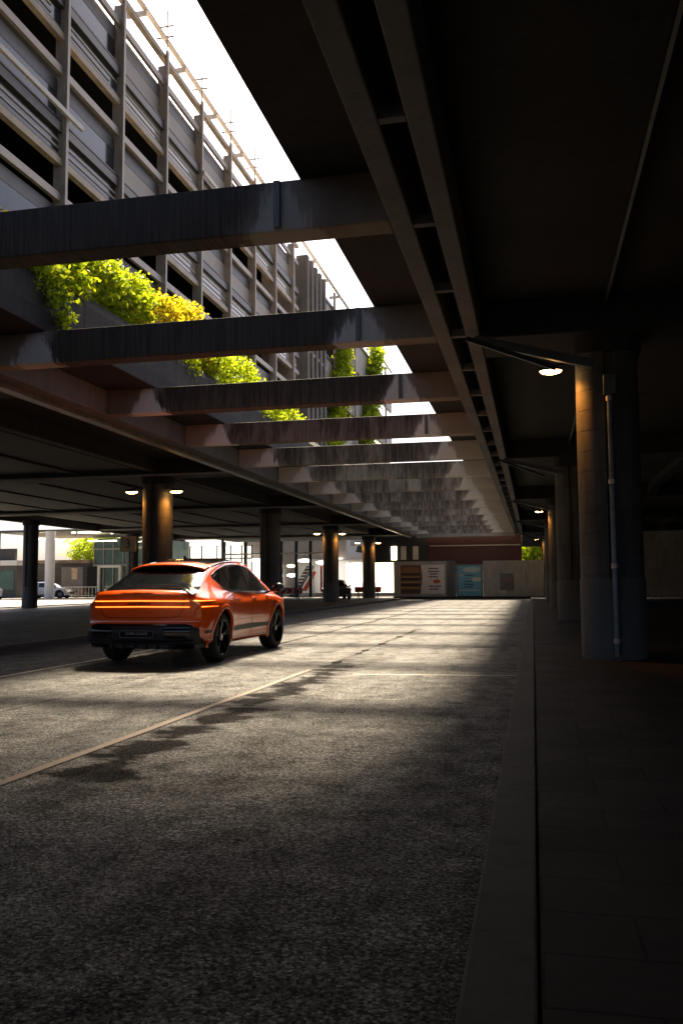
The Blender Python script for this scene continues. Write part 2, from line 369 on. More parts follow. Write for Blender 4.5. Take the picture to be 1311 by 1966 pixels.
ll = [None, 'wide column behind the orange car lit orange at its top right by a lamp', 'dark column right behind the bonnet of the orange car', 'lamp lit column between the dark parked car and the white hoarding', 'slim far column between the two stretches of white hoarding']
for i, y in enumerate(LC):
    if i: column(-12.75, y, .95, .115, ll[i], 'columns along the left median')
for y, l in ((45.2, 'dark square column at the far left in front of the white cars'), (58.5, 'outer left column partly hidden behind the orange car')):
    column(-28.4 if y > 50 else -28.3, y, .80, .0, l, 'columns under the outer left edge of the deck')
# drain pipe on the first right column
t = empty('drain_pipe', (1.18, 13.42, .12)); tag(t, 'slim blue grey drain pipe running down the front of the near right column', 'pipe')
MB().tube([(0,-.02,.05),(0,-.02,4.2)], .045, 12).build('pipe', simple('pipe_paint', (.10,.13,.15), .35, .3, .4, 5), t, smooth=40)
for z in (.25, 1.35, 2.6, 3.85): MB().tube([(0,-.02,z),(0,-.02,z+.07)], .06, 12).build('clamp', M['galv'], t, smooth=40)
MB().box(-.09,.09,-.11,.05,3.95,4.25).build('hopper', M['steel'], t, bevel=.01)
MB().tube([(0,-.02,.06),(0,-.12,.03)], .05, 12).build('shoe', M['steel'], t, smooth=40)
# raking struts from the fins to the column head
for i, y in enumerate(RC[1:]):
    t = empty('raking_strut', (-.8, y-.75, ZB)); tag(t, ['pair of dark sloping struts running from the twin fins to the near right column', 'sloping strut from the twin fins to the second right column', 'sloping strut to the third right column', 'sloping strut to the fourth right column', 'sloping strut to the last right column'][i], 'strut', 'struts carrying the lamps')
    MB().bar((0,0,-.05),(1.75,.1,-.52), .10, .13).build('strut', M['steel'], t, bevel=.01)
    MB().bar((-.1,-.25,-.1),(1.2,-.2,-.62), .05, .07).build('brace', M['dark'], t)

# ------------------------------------------------------------------ lamps
def make_lamp():
    t = empty('bracket_lamp')
    # arm reaches from the column (at +x) to the head at the origin
    MB().tube([(.42,0,.10),(.2,0,.13),(.0,0,.09)], .018).build('arm', M['lamp_metal'], t, smooth=50)
    P = []
    for i, (r, z) in enumerate([(.0,.10),(.10,.095),(.17,.06),(.19,.02),(.18,.0)]):
        P.append([(r*1.25*math.cos(a), r*.8*math.sin(a), z) for a in np.linspace(0, 2*math.pi, 21)])
    MB().grid(P).build('lamp_shade', M['lamp_metal'], t, smooth=50)
    P = []
    for r, z in [(.175,.004),(.15,-.035),(.08,-.06),(.0,-.065)]:
        P.append([(r*1.2*math.cos(a), r*.78*math.sin(a), z) for a in np.linspace(0, 2*math.pi, 21)])
    MB().grid(P).build('lens', M['lamp'], t, smooth=60)
    l = bpy.data.lights.new('lamp_light', 'SPOT'); l.energy = 40; l.color = (1,.36,.05); l.spot_size = R_(84); l.spot_blend = 1; l.shadow_soft_size = .08
    lo = bpy.data.objects.new('lamp_light', l); col.objects.link(lo); lo.location = (.02, 0, -.09); lo.rotation_euler = (0, R_(-38), 0); lo.parent = t
    return t
lamp0 = make_lamp(); first = True
def place_lamp(x, y, z, flip, label, group, sc=1):
    global first
    o = lamp0 if first else copy_tree(lamp0); first = False
    o.location = (x, y, z); o.rotation_euler = (0, 0, math.pi if flip else 0); o.scale = (sc,)*3
    tag(o, label, 'lamp', group); return o
place_lamp(.34, 13.75, 4.56, False, 'glowing orange lamp on the near right column', 'lamps on the right columns', .8)
place_lamp(.32, 40.6, 4.5, False, 'small glowing lamp on the third right column', 'lamps on the right columns', .8)
place_lamp(.30, 67.2, 4.5, False, 'tiny lit lamp on the last right column', 'lamps on the right columns', .6)
for i, y in enumerate(LC[1:]):
    nm = ['the wide column behind the orange car', 'the dark column behind the bonnet of the orange car', 'the column beside the dark parked car', 'the slim far column between the white hoardings'][i]
    if i == 1: continue
    place_lamp(-13.58, y-.35, 4.5, False, 'lit lamp on the left side of '+nm, 'lamps on the left columns')
    place_lamp(-11.92, y-.35, 4.47, True, 'lit lamp on the right side of '+nm, 'lamps on the left columns')

# ------------------------------------------------------------------ parking building above the left deck
bld = empty('parking_building', (-12.2, 0, 6)); tag(bld, 'grey multi storey parking building rising above the left side of the roof opening', 'building')
def B(mb, name, mat, **kw):
    o = mb.build(name, mat, **kw); o.parent = bld; o.matrix_parent_inverse = Matrix.Translation((12.2, 0, -6)); return o
FX = -12.2; ST = 3.55; TOP = 19.67
py = [17.25+3.28*i for i in range(-2, 9)]
ylast = py[-1]
yend = 77
for s in range(5):
    zf = TOP-ST*s
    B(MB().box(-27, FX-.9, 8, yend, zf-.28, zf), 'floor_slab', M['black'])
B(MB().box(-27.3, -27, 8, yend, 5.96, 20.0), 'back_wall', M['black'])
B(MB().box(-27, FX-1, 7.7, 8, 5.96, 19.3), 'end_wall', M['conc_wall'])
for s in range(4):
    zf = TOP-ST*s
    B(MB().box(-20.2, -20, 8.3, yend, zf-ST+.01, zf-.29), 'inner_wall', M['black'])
    # continuous rails of each storey
    for (z0, z1, x0, x1, m, nm) in ((-.02,.17,-.12,.06,'sill','sill_beam') if s else (-.05,.13,-.12,.06,'sill','sill_beam'), (-1.02,-.80,-.06,.05,'post','top_rail'), (-2.66,-2.40,-.08,.06,'rail','mid_rail'), (-2.34,-2.29,.0,.04,'rail','thin_rail'), (-3.38,-3.30,-.05,.04,'rail','bottom_rail')):
        B(MB().box(FX+x0, FX+x1, 8, ylast+1.3, zf+z0, zf+z1), nm, M[m])
ybays = [8]+py+[ylast+1.3]
for s in range(4):
    zf = TOP-ST*s
    for j in range(len(ybays)-1):
        a, b = ybays[j]+.09, ybays[j+1]-.09
        if b < a+.2: continue
        o = random.uniform(-.01, .01)
        B(MB().box(FX-.13+o, FX-.11+o, a, b, zf-1.50, zf-(1.03 if s == 0 else 1.12)), 'louvre_panel', M['panel2'] if s == 0 else M['rail'])
        if not (s == 0 and j == 8): B(MB().box(FX-.16+o, FX-.12+o, a, b, zf-2.39, zf-1.505), 'solid_panel', M['panel'] if b > 24 else M['dark_bay'])
        B(MB().box(FX-.07, FX-.055, a, b, zf-3.29, zf-2.67), 'glass_panel', M['glassp'] if b > 24 else M['dark_bay'])
        mb = MB()
        for zz in (-2.9, -3.1): mb.box(FX-.05, FX-.03, a, b-random.choice((0, .5)), zf+zz, zf+zz+.07)
        B(mb, 'glass_stripe', M['post'])
for y in py:
    k = MB().box(FX+.07, FX+.17, y-.06, y+.06, 5.96, TOP+.25)
    k.box(FX+.09, FX+.13, y-.02, y+.02, TOP+.25, TOP+1.75)
    for z in (TOP+1.15, TOP+.75): k.box(FX-.30, FX+.35, y-.02, y+.02, z, z+.05)
    B(k, 'post', M['post'])
    B(MB().box(FX-.19, FX+.065, y-.075, y+.075, 5.961, TOP-.3), 'pier', M['post'])
# roof canopy: a lit slot between two light edge beams
B(MB().box(FX-.02, FX+.14, 8, yend, TOP+.66, TOP+.74), 'roof_edge', M['roofedge'])
for y in np.arange(9, yend, 3.28): B(MB().box(FX-.6, FX+.1, y, y+.05, TOP+.45, TOP+.65), 'roof_bracket', M['roofedge'])
B(MB().box(FX-.05, FX+.22, 22.9, 23.5, TOP+.05, TOP+.45), 'floodlight', M['dark'])
# bright inclined gangway rails on the facade
for (y0, y1, z) in ((17.3, 21.2, 13.95), (30.3, 36.5, 17.05), (30.2, 34.8, 9.6), (46, 50.5, 14.3)):
    B(MB().box(FX+.18, FX+.27, y0, y1, z-.07, z+.07), 'bright_rail', M['roofedge'])
# stair tower and the plainer far wing
for y in np.arange(45.6, 50, 1.0): B(MB().box(FX-.3, FX+.35, y, y+.42, 5.96, TOP-.1), 'tower_fin', M['face'])
B(MB().box(FX-2, FX-.31, 44.6, 50.4, 5.96, TOP-.3), 'stair_tower', M['panel'])
for s in range(4):
    zf = TOP-ST*s
    B(MB().box(FX-.2, FX+.02, 50.5, yend, zf-3.0, zf-.9), 'far_panel', M['panel'])
    B(MB().box(FX-.12, FX+.1, 50.5, yend, zf-.89, zf-.7), 'far_rail', M['rail'])
for y in np.arange(53, yend, 6.56): B(MB().box(FX+.11, FX+.25, y, y+.2, 5.96, TOP+.2), 'post', M['post'])

# ------------------------------------------------------------------ foliage
def leaves(pts, size, up=.4):
    mb = MB(); n = len(pts)
    nr = rng.normal(size=(n, 3)); nr[:, 2] += up; nr /= np.linalg.norm(nr, axis=1)[:, None]
    t = rng.normal(size=(n, 3)); t -= (t*nr).sum(1)[:, None]*nr; t /= np.linalg.norm(t, axis=1)[:, None]; b = np.cross(nr, t)
    s = size*rng.uniform(.6, 1.35, n)
    V = np.empty((n, 5, 3)); P = np.asarray(pts)
    V[:, 0] = P-t*s[:, None]*.9; V[:, 1] = P-t*s[:, None]*.1+b*s[:, None]*.55; V[:, 2] = P+t*s[:, None]; V[:, 3] = P-t*s[:, None]*.1-b*s[:, None]*.55
    V[:, 4] = P
    mb.v = [tuple(v) for v in V[:, :4].reshape(-1, 3)]; mb.f = [(4*i, 4*i+1, 4*i+2, 4*i+3) for i in range(n)]
    return mb
def shrub(name, label, blobs, n, size, mat, cat='shrub', group=None, stems=None):
    # blobs: (centre, radii); leaf clumps scattered through each
    vol = np.array([b[1][0]*b[1][1]*b[1][2] for b in blobs])**.8; vol /= vol.sum()
    pts = []
    for (c, r), f in zip(blobs, vol):
        m = max(6, int(n*f/26))
        cc = rng.normal(size=(m, 3)); cc /= np.linalg.norm(cc, axis=1)[:, None]; cc *= (rng.uniform(.35, 1.08, m)**.6)[:, None]
        for q in cc: pts.append(np.array(c)+q*np.array(r)+rng.normal(size=(26, 3))*np.array([.10,.10,.07])*max(.6, size/.06))
    P = np.concatenate(pts)
    t = empty(name, tuple(np.array(blobs[0][0])*[1,1,0]+[0,0,6])); tag(t, label, cat, group)
    inv = Matrix.Translation(t.location).inverted()
    o = leaves(P, size).build('foliage', mat, fix=False); o.parent = t; o.matrix_parent_inverse = inv
    mb = MB()
    for c, r in blobs:
        for _ in range(3):
            b0 = Vector((c[0]-r[0]*.3, c[1]+random.uniform(-.3, .3)*r[1], c[2]-r[2])); e = Vector(c)+Vector([random.uniform(-.6, .6)*q for q in r])
            mb.tube([b0, (b0+e)/2+Vector((.05, .08, .05)), e], [.02, .014, .006], 5)
    o = mb.build('stem', M['bark']); o.parent = t; o.matrix_parent_inverse = inv
    return t
G = 'shrubs overhanging the planter wall'
shrub('hanging_shrub', 'small yellow green shrub at the left edge above the nearest crossbeam', [((-8.5,11.3,7.0),(.45,.8,.7)), ((-8.3,10.4,7.0),(.4,.6,.5))], 2600, .055, M['leaf_y'], group=G)
shrub('hanging_shrub', 'large bright green shrub spilling over the planter wall between the first and second crossbeams',
      [((-8.35,14.0,6.95),(.45,.9,.5)), ((-8.5,15.6,7.3),(.55,1.0,.65)), ((-8.5,17.0,7.45),(.5,.9,.6)), ((-8.05,13.0,6.7),(.25,.5,.35)), ((-7.9,13.4,6.1),(.12,.35,.40))], 15000, .055, M['leaf'], group=G)
shrub('hanging_shrub', 'yellow tipped shrub to the right of the large green one, in front of the facade', [((-8.5,18.6,7.5),(.5,.9,.6)), ((-8.5,20.2,7.7),(.5,.8,.75)), ((-8.5,21.3,7.4),(.4,.6,.6))], 8000, .055, M['leaf_y'], group=G)
shrub('hanging_shrub', 'green shrub seen between the second and third crossbeams', [((-8.3,19.4,6.75),(.4,1.2,.45)), ((-8.3,22.0,6.9),(.45,1.3,.8)), ((-8.4,24.2,7.2),(.45,1.2,.8))], 8000, .06, M['leaf'], group=G)
shrub('hanging_shrub', 'small green shrub seen between the third and fourth crossbeams', [((-8.3,26.4,6.9),(.4,1.4,.7)), ((-8.4,29.3,7.2),(.4,1.5,.6))], 5000, .06, M['leaf'], group=G)
G = 'climbers on the far facade'
shrub('climbing_ivy', 'bright ivy climbing the facade beside the stair tower', [((-11.7,51.5+.6*i,9.3+1.55*i),(.25,1.2,1.1)) for i in range(6)], 7000, .13, M['leaf'], 'ivy', G)
shrub('climbing_ivy', 'narrow ivy strip at the far end of the facade next to the bright sky', [((-11.7,62.5+.8*i,11.5+1.5*i),(.25,1.2,1.1)) for i in range(6)], 6000, .15, M['leaf'], 'ivy', G)

# ------------------------------------------------------------------ writing helper
def text(s, size, mat, parent, loc, rot, name='lettering', ext=.002, sx=1):
    c = bpy.data.curves.new(name, 'FONT'); c.body = s; c.size = size; c.align_x = 'CENTER'; c.align_y = 'CENTER'; c.extrude = ext
    o = bpy.data.objects.new(name, c); col.objects.link(o)
    dg = bpy.context.evaluated_depsgraph_get(); me = bpy.data.meshes.new_from_object(o.evaluated_get(dg)); me.name = name
    bpy.data.objects.remove(o); m = bpy.data.objects.new(name, me); col.objects.link(m); me.materials.clear(); me.materials.append(mat)
    m.location = loc; m.rotation_euler = rot; m.scale = (sx, 1, 1); m.parent = parent; return m
RX = (R_(90), 0, 0)
# bay sign 3
t = empty('bay_sign', (-13.42, 27.3, 2.66)); tag(t, 'yellowish sign with a black 3 beside the wide column behind the orange car', 'sign')
MB().box(-.29,.29,0,.03,-.26,.26).build('board', simple('sign_board', (.62,.52,.28), .6), t, bevel=.008)
MB().tube([(.29,.02,.1),(.45,.02,.1)], .02).build('bracket', M['dark'], t)
text('3', .42, M['black'], t, (0,-.004,0), RX, 'number')

# ------------------------------------------------------------------ end wall, posters, red cladding
ew = empty('end_wall', (-4.5, 69.6, 0)); tag(ew, 'weathered concrete wall closing the far end of the road', 'wall')
def E(mb, name, mat, **kw):
    o = mb.build(name, mat, **kw); o.parent = ew; o.matrix_parent_inverse = Matrix.Translation((4.5, -69.6, 0)); return o
E(MB().box(-11.0, -6.72, 69.6, 69.9, -.02, 3.02), 'wall_panel', M['conc_wall'], bevel=.02)
E(MB().box(-6.70, -6.02, 69.45, 69.9, -.02, 3.04), 'pier', M['conc_base'], bevel=.02)
E(MB().box(-6.0, -3.9, 69.75, 69.9, -.02, 2.75), 'wall_panel', M['conc_wall'])
E(MB().box(-3.88, 6.0, 69.6, 69.9, -.02, 3.0), 'wall_panel', M['conc_wall'], bevel=.02)
E(MB().box(-11.0, 6.0, 69.3, 69.44, -.02, .2), 'plinth', M['dark'])
red = MB().box(-8.35, -.86, 71.0, 71.4, 2.2, 5.9).build('red_fascia', M['red']); tag(red, 'long dark red fascia above the far wall', 'fascia')
tag(MB().box(-8.2, -1.0, 70.85, 70.98, 4.25, 4.33).build('fascia_pipe', M['galv']), 'thin pale pipe running along the top of the red fascia', 'pipe')
blocker = empty('unseen_sun_blocker', (0, 0, 24.4)); tag(blocker, 'added unseen wing bridging the road high above the camera, outside the picture', 'building')  # added unseen mass, keeps sun and sky off the near road
MB().box(-12, 24, -2, 27.6, 0, .6).build('floor_slab', M['conc_dark'], blocker); MB().box(-12, 24, -1.8, 27.4, .61, 7).build('wall', M['face'], blocker)  # slab and wall only give the added blocker its shape
MB().box(22.5, 24, -2, 21, -18.4, -.01).build('blocker_support', M['conc_dark'], blocker)
bt = MB().box(6.1,23.9,69.6,69.9,-.02,5.5).build('side_end_wall', M['conc_wall']); tag(bt, 'dark concrete wall at the far end of the right undercroft', 'wall')
E(MB().box(-13.5, -8.36, 71.0, 71.3, 3.0, 5.9).box(-.85, 24, 71.0, 71.3, 4.12, 5.9).box(.68, 24, 71.01, 71.29, 2.6, 4.119), 'upper_wall', M['black'])
for x in (-11.4, -10.6, -9.6): E(MB().box(x, x+.45, 70.95, 70.998, 3.2, 4.3), 'upper_window', M['strip'] if x < -11 else M['glassp'])
P1 = empty('burger_poster', (-8.68, 69.55, 1.57)); tag(P1, 'wide billboard with a large stacked burger on its left half', 'poster')
def flat(parent, y, pts, c, name, mat=None, r=.5):
    return MB().prism(pts, 'y', -y-.003, -y).build(name, mat or simple(name+'_mat', c, r, 0, .12, 4), parent)
def oval(cx, cz, rx, rz, n=22, a0=0, a1=2*math.pi): return [(cx+rx*math.cos(a), cz+rz*math.sin(a)) for a in np.linspace(a0, a1, n, endpoint=a1 < 6.2)]
MB().box(-1.82,1.82,0,.05,-1.22,1.22).build('board', M['galv'], P1)
flat(P1, .0, [(-1.76,-1.16),(1.76,-1.16),(1.76,1.16),(-1.76,1.16)], (.62,.56,.50), 'print')
flat(P1, .004, [(-1.76,-1.16),(-.15,-1.16),(0,.2),(-.1,1.16),(-1.76,1.16)], (.14,.07,.045), 'print_backdrop')
flat(P1, .008, oval(-.95,.55,.78,.45,20,0,math.pi), (.26,.12,.05), 'bun')
for z, h, c in ((.42,.16,(.05,.02,.012)),(.20,.10,(.32,.20,.06)),(.02,.2,(.03,.015,.01)),(-.22,.12,(.35,.22,.09)),(-.45,.22,(.025,.012,.01)),(-.66,.10,(.40,.24,.05)),(-.95,.24,(.07,.04,.02))):
    flat(P1, .008, [(-1.70,z-h/2),(-.2,z-h/2),(-.16,z+h/2),(-1.74,z+h/2)], c, 'filling')
for z, a, b in ((.86,.5,1.3),(.62,.45,1.35),(.42,.6,1.2),(.2,.5,1.25),(-.55,.5,1.5),(-.78,.55,1.3)):
    flat(P1, .004, [(a,z-.05),(b,z-.05),(b,z+.05),(a,z+.05)], (.12,.09,.08), 'text_line')
flat(P1, .004, oval(1.15,-.17,.3,.17), (.45,.09,.02), 'price_spot')
P2 = empty('blue_poster', (-4.95, 69.7, 1.45)); tag(P2, 'upright teal blue poster with white patches set in the far wall', 'poster')
MB().box(-.98,.98,0,.05,-1.27,1.27).build('board', M['dark'], P2)
flat(P2, .0, [(-.93,-1.2),(.93,-1.2),(.93,1.2),(-.93,1.2)], (.12,.32,.40), 'print')
flat(P2, .004, oval(.15,.85,.7,.2), (.40,.47,.42), 'cloud'); flat(P2, .004, oval(.55,.1,.38,.17), (.5,.5,.42), 'cloud'); flat(P2, .004, oval(-.55,.42,.35,.1), (.3,.38,.36), 'cloud')
for z, wd in ((.42,.35),(-.08,.25),(-.3,.4),(-.5,.3)): flat(P2, .008, [(-.25-wd/2,z-.05),(-.05+wd,z-.05),(-.05+wd,z+.05),(-.25-wd/2,z+.05)], (.03,.09,.12), 'text_line')
flat(P2, .008, [(-.8,-.82),(.8,-.82),(.8,-.72),(-.8,-.72)], (.4,.45,.42), 'stripe')
P3 = empty('meter_cabinet', (-2.07, 69.55, .7)); tag(P3, 'grey metal cabinet with a reddish sticker on the far wall right of the blue poster', 'cabinet')
MB().box(-.5,.5,-.12,.04,0,1.3).build('box', simple('cab_grey', (.13,.12,.12), .5), P3, bevel=.02)
MB().box(.05,.28,-.128,-.121,.6,.8).build('sticker', simple('sticker', (.3,.07,.06), .5), P3)
MB().box(-.35,.0,-.16,-.0,-.35,-.02).build('socket_box', simple('socket', (.5,.45,.36), .5), P3, bevel=.01)
# trees behind the end wall, in sun
def tree(x, y, h, r, label, name='leafy_tree', n=6000, mat=None, size=.16):
    t = empty(name, (x, y, 0)); tag(t, label, 'tree', 'trees beyond the deck')
    mb = MB(); mb.tube([(0,0,0),(.05,.1,h*.35),(0,.05,h*.6)], [.22,.16,.09], 8)
    cs = []
    for i in range(9):
        a = i*2.4; c = Vector((math.cos(a)*r*.55*random.uniform(.5,1.1), math.sin(a)*r*.55, h*random.uniform(.35,.85))); cs.append(c)
        mb.tube([(0,.05,h*.3),c*.6+Vector((0,0,h*.12)),c], [.09,.05,.02], 5)
    mb.build('trunk', M['bark'], t)
    pts = []
    for c in cs:
        m = n//9//20
        q = rng.normal(size=(m,3)); q /= np.linalg.norm(q,axis=1)[:,None]; q *= (rng.uniform(.3,1.05,m)**.5)[:,None]*r*.48
        for v in q: pts.append(np.array(c)+v+rng.normal(size=(20,3))*.22)
    leaves(np.concatenate(pts), size).build('crown', mat or M['leaf'], t, fix=False); return t
tree(-.3, 76, 6.2, 2.0, 'sunlit green tree showing above the far wall at its right end')
tree(3.0, 79, 6.0, 2.2, 'sunlit tree right behind the end of the far wall')
tree(-54, 101, 9, 4, 'sunlit tree above the roof of the low shop on the left', n=9000)
tree(-47.5, 103, 8.5, 3.6, 'second sunlit tree behind the low shop on the left', n=8000)
tree(-20.5, 125, 10, 4.5, 'tree beyond the white hoarding', n=7000)

# ------------------------------------------------------------------ left street
def thing(mb, name, mat, label, cat, group=None, **kw): return tag(mb.build(name, mat, **kw), label, cat, group)
sh = empty('low_shop', (-45, 84, 0)); tag(sh, 'low dark shop front with horizontal slats across the street on the left', 'building')
def S(mb, name, mat, **kw):
    o = mb.build(name, mat, **kw); o.parent = sh; o.matrix_parent_inverse = Matrix.Translation((45, -84, 0)); return o
S(MB().box(-66, -45.4, 84, 96, 0, 3.6), 'wall', M['shopdark'])
S(MB().box(-66.4, -45.3, 83.3, 96.4, 3.602, 3.95), 'flat_roof', simple('roof_tiles', (.30,.22,.15), .7, 0, .4, 2))
mb = MB()
for z in np.arange(.3, 3.5, .22): mb.box(-65, -45.6, 83.86, 83.97, z, z+.10)
S(mb, 'slats', simple('slat_metal', (.12,.11,.11), .5, .3))
S(MB().box(-47.6,-46.95,83.78,83.85,1.9,3.1), 'lit_notice', simple('notice', (.75,.55,.36), .5))
S(MB().box(-48.8,-46.3,83.80,83.84,.3,3.2), 'shutter', simple('shutter', (.27,.23,.21), .5))
S(MB().box(-55.5,-52.3,83.78,83.84,.4,3.1), 'shop_window', M['green_glass'])
gb = empty('glass_building', (-36, 84, 0)); tag(gb, 'green glass entrance building with a pale door frame left of the orange car', 'building')
def Gb(mb, name, mat, **kw):
    o = mb.build(name, mat, **kw); o.parent = gb; o.matrix_parent_inverse = Matrix.Translation((36, -84, 0)); return o
Gb(MB().box(-36.2,-29.6,84.2,94,0,6.2), 'glazing', M['green_glass'])
for x in np.arange(-36.2,-29.5,1.1): Gb(MB().box(x-.05,x+.05,84.05,84.19,0,6.2), 'mullion', M['galv'])
for z in (3.3, 5.0): Gb(MB().box(-36.25,-29.5,83.98,84.04,z,z+.14), 'transom', M['galv'])
f1 = Gb(MB().box(-35.6,-35.35,83.7,83.95,0,3.1).box(-33.2,-32.95,83.7,83.95,0,3.1).box(-35.6,-32.95,83.7,83.95,3.101,3.35), 'door_frame', M['white'])
Gb(MB().box(-36.8,-35.65,83.75,84.0,0,3.2), 'dark_pier', M['black'])
gb.location.x -= 9
# canopy with lit strips
cn = empty('street_canopy', (-40, 70, 0)); tag(cn, 'dark canopy with glowing strip lights over the street on the left', 'canopy')
MB().box(-9, 14, 2, 13, 6.2, 6.4).build('roof', M['steel'], cn)
for i, (x, y, L, h_) in enumerate(((.2,3,2.2,6.08),(-.6,7,3.0,5.5),(1.9,9,1.2,5.5),(-4.6,4,1.8,5.6),(-1.5,3.2,.35,6.1),(2.3,3.5,.35,6.0),(-1.8,8,.35,5.6))): MB().box(x-L/2,x+L/2,y,y+.14,h_,h_+.08).build('strip_light', M['strip'], cn)
for x, y in ((-8.6, 2.4),(13.4, 2.4)): MB().tube([(x,y,0),(x,y,6.2)], .12, 10).build('post', M['steel'], cn, smooth=40)
thing(MB().tube([(-41.9,70,0.06),(-41.9,70,6.1)], .42, 20), 'round_pillar', M['white'], 'pale round pillar between the parked white cars', 'pillar', smooth=40)
thing(MB().tube([(-27.5,62,0),(-27.5,62,4.9)], .36, 20), 'round_pillar', M['conc_base'], 'dim pale pillar under the sign with the black 3', 'pillar', smooth=40)
kb = empty('kiosk', (-52.5, 78, 0)); tag(kb, 'pale kiosk with a dark upper board at the far left behind the white cars', 'kiosk')
MB().box(-2.6,2.2,0,3,0,3.3).build('wall', M['conc_base'], kb); MB().box(-2.8,2.4,-.4,3.2,3.301,3.8).build('roof', M['white'], kb); MB().box(-2.3,1.9,-.06,-.005,.9,2.8).build('window', M['green_glass'], kb); MB().box(-1.8,1.8,.3,.6,3.81,5.0).build('board', M['shopdark'], kb)
rl_ = empty('railing', (-46.2, 80, .06)); tag(rl_, 'thin pale street railing in front of the slatted shop', 'railing')
MB().tube([(-1.5,0,1.05),(3.6,0,1.05)], .035, 6).build('top_rail', M['white'], rl_); MB().tube([(-1.5,0,.2),(3.6,0,.2)], .03, 6).build('bottom_rail', M['white'], rl_)
mb = MB()
for x in np.arange(-1.5, 3.65, .38): mb.tube([(x,0,0),(x,0,1.05)], .02, 5)
mb.build('bars', M['white'], rl_)
def bicycle(x, y, rz, label, c):
    t = empty('bicycle', (x, y, .06), rz); tag(t, label, 'bicycle', 'bicycles at the railing')
    tyre = simple('tyre_rubber', (.02,.02,.02), .8)
    for cx in (-.52, .52):
        wl = MB().tube([(cx+.33*math.cos(a), 0, .34+.33*math.sin(a)) for a in np.linspace(0, 2*math.pi, 21)], .022, 6, False).build('wheel', tyre, t)
        sp = MB()
        for a in np.linspace(0, math.pi, 7)[:-1]: sp.tube([(cx+.32*math.cos(a),0,.34+.32*math.sin(a)),(cx-.32*math.cos(a),0,.34-.32*math.sin(a))], .004, 4)
        sp.build('spokes', M['galv'], wl)
    fm = MB()
    for a, b in (((-.52,0,.34),(-.12,0,.36)),((-.12,0,.36),(-.2,0,.82)),((-.52,0,.34),(-.18,0,.75)),((-.12,0,.36),(.36,0,.72)),((-.18,0,.76),(.36,0,.8)),((.33,0,.85),(.52,0,.34))): fm.tube([a,b], .018, 6)
    fm.build('frame', simple('bike_paint', c, .4), t)
    MB().box(-.32,-.08,-.05,.05,.84,.88).build('saddle', M['dark'], t, bevel=.01)
    MB().tube([(.33,0,.86),(.31,0,.97),(.36,-.25,1.0)], .014, 6).tube([(.31,0,.97),(.36,.25,1.0)], .014, 6).build('handlebar', M['dark'], t)
bicycle(-46.4, 79.2, .2, 'red bicycle leaning at the left part of the railing', (.4,.08,.04))
bicycle(-45.1, 79.3, -.1, 'dark bicycle next to the red one at the railing', (.05,.05,.06))
bicycle(-43.8, 79.2, .15, 'orange brown bicycle at the right part of the railing', (.35,.16,.05))

bs = empty('glazed_front', (-31, 86, 0)); tag(bs, 'bright backlit glazed front seen over the roof of the orange car', 'shop front')
# middle background between the columns
hb = empty('white_hoarding', (-15.5, 86, 0)); tag(hb, 'tall bright white hoarding beyond the columns in the sun', 'hoarding')
kk = NT('translucent_board'); kk.col((.85,.83,.78)); tr_ = kk.n('ShaderNodeBsdfTranslucent'); tr_.inputs[0].default_value = (.9,.88,.84,1); mx_ = kk.n('ShaderNodeMixShader'); mx_.inputs[0].default_value = .6
kk.l(kk.p.outputs[0], mx_.inputs[1]); kk.l(tr_.outputs[0], mx_.inputs[2]); kk.l(mx_.outputs[0], kk.out.inputs[0])
MB().add([(-8.2,.1,.35),(3.2,.1,.35),(3.2,.1,3.6),(-8.2,.1,3.6)],[(0,1,2,3)]).build('panel', kk.m, hb)
MB().box(-8.25, 3.25, -.1, .3, 3.601, 3.75).build('cap_rail', M['white'], hb)
MB().box(-8.2, 3.2, -.06, .25, .0, .34).build('plinth', M['galv'], hb)
for x in np.arange(-8.2, 3.3, 1.9): MB().box(x-.03,x+.03,-.03,-.002,.4,3.55).build('joint', M['galv'], hb)
wb_ = empty('white_building', (-20, 112, 0)); tag(wb_, 'pale building with dark slanted canopy behind the hoarding', 'building')
MB().box(-14, 12, 0, 12, 0, 12).build('wall', simple('pale_render', (.7,.65,.6), .7, 0, .06), wb_)
for z in (3.2, 6.2, 9.0):
    for x in np.arange(-13, 11, 2.4): MB().box(x, x+1.5, -.05, -.004, z, z+1.5).build('window', M['glassp'], wb_)
MB().prism([(-1.5,5.2),(4.5,4.2),(4.6,4.9),(-1.2,6.0)], 'y', -6, -1).build('canopy', M['dark'], wb_)
sf = empty('shop_front', (-24, 80, 0)); tag(sf, 'bright shop front with dark pillars, lit signs and an escalator behind the orange car', 'building')
MB().box(-5.5, 5.2, 7.8, 8, 0, 6.3).build('back_wall', simple('shop_back', (.26,.23,.20), .6, 0, .2, .8), sf)
for x in (-5.3, -3.1, -1.4, .5, 2.0, 3.4, 5.0): MB().box(x-.14, x+.14, 0, .28, 0, 5.4).build('pillar', M['dark'], sf)
MB().box(-5.5, 5.2, -.1, .4, 4.1, 4.25).build('beam', M['galv'], sf)
for x, z, a, c in ((2.6,3.5,.7,(.9,.85,.7)),(4.3,3.3,.6,(.95,.9,.75)),(1.2,3.0,.4,(.9,.7,.35)),(1.3,2.1,.5,(.9,.9,.9)),(-2.3,3.6,.6,(.9,.88,.8)),(-4.2,3.2,.7,(.9,.88,.8))):
    MB().prism(oval(x, z, a, .16, 14), 'y', .9, 1.0).build('lit_sign', emit('lit_sign_mat', c, 2.2), sf)
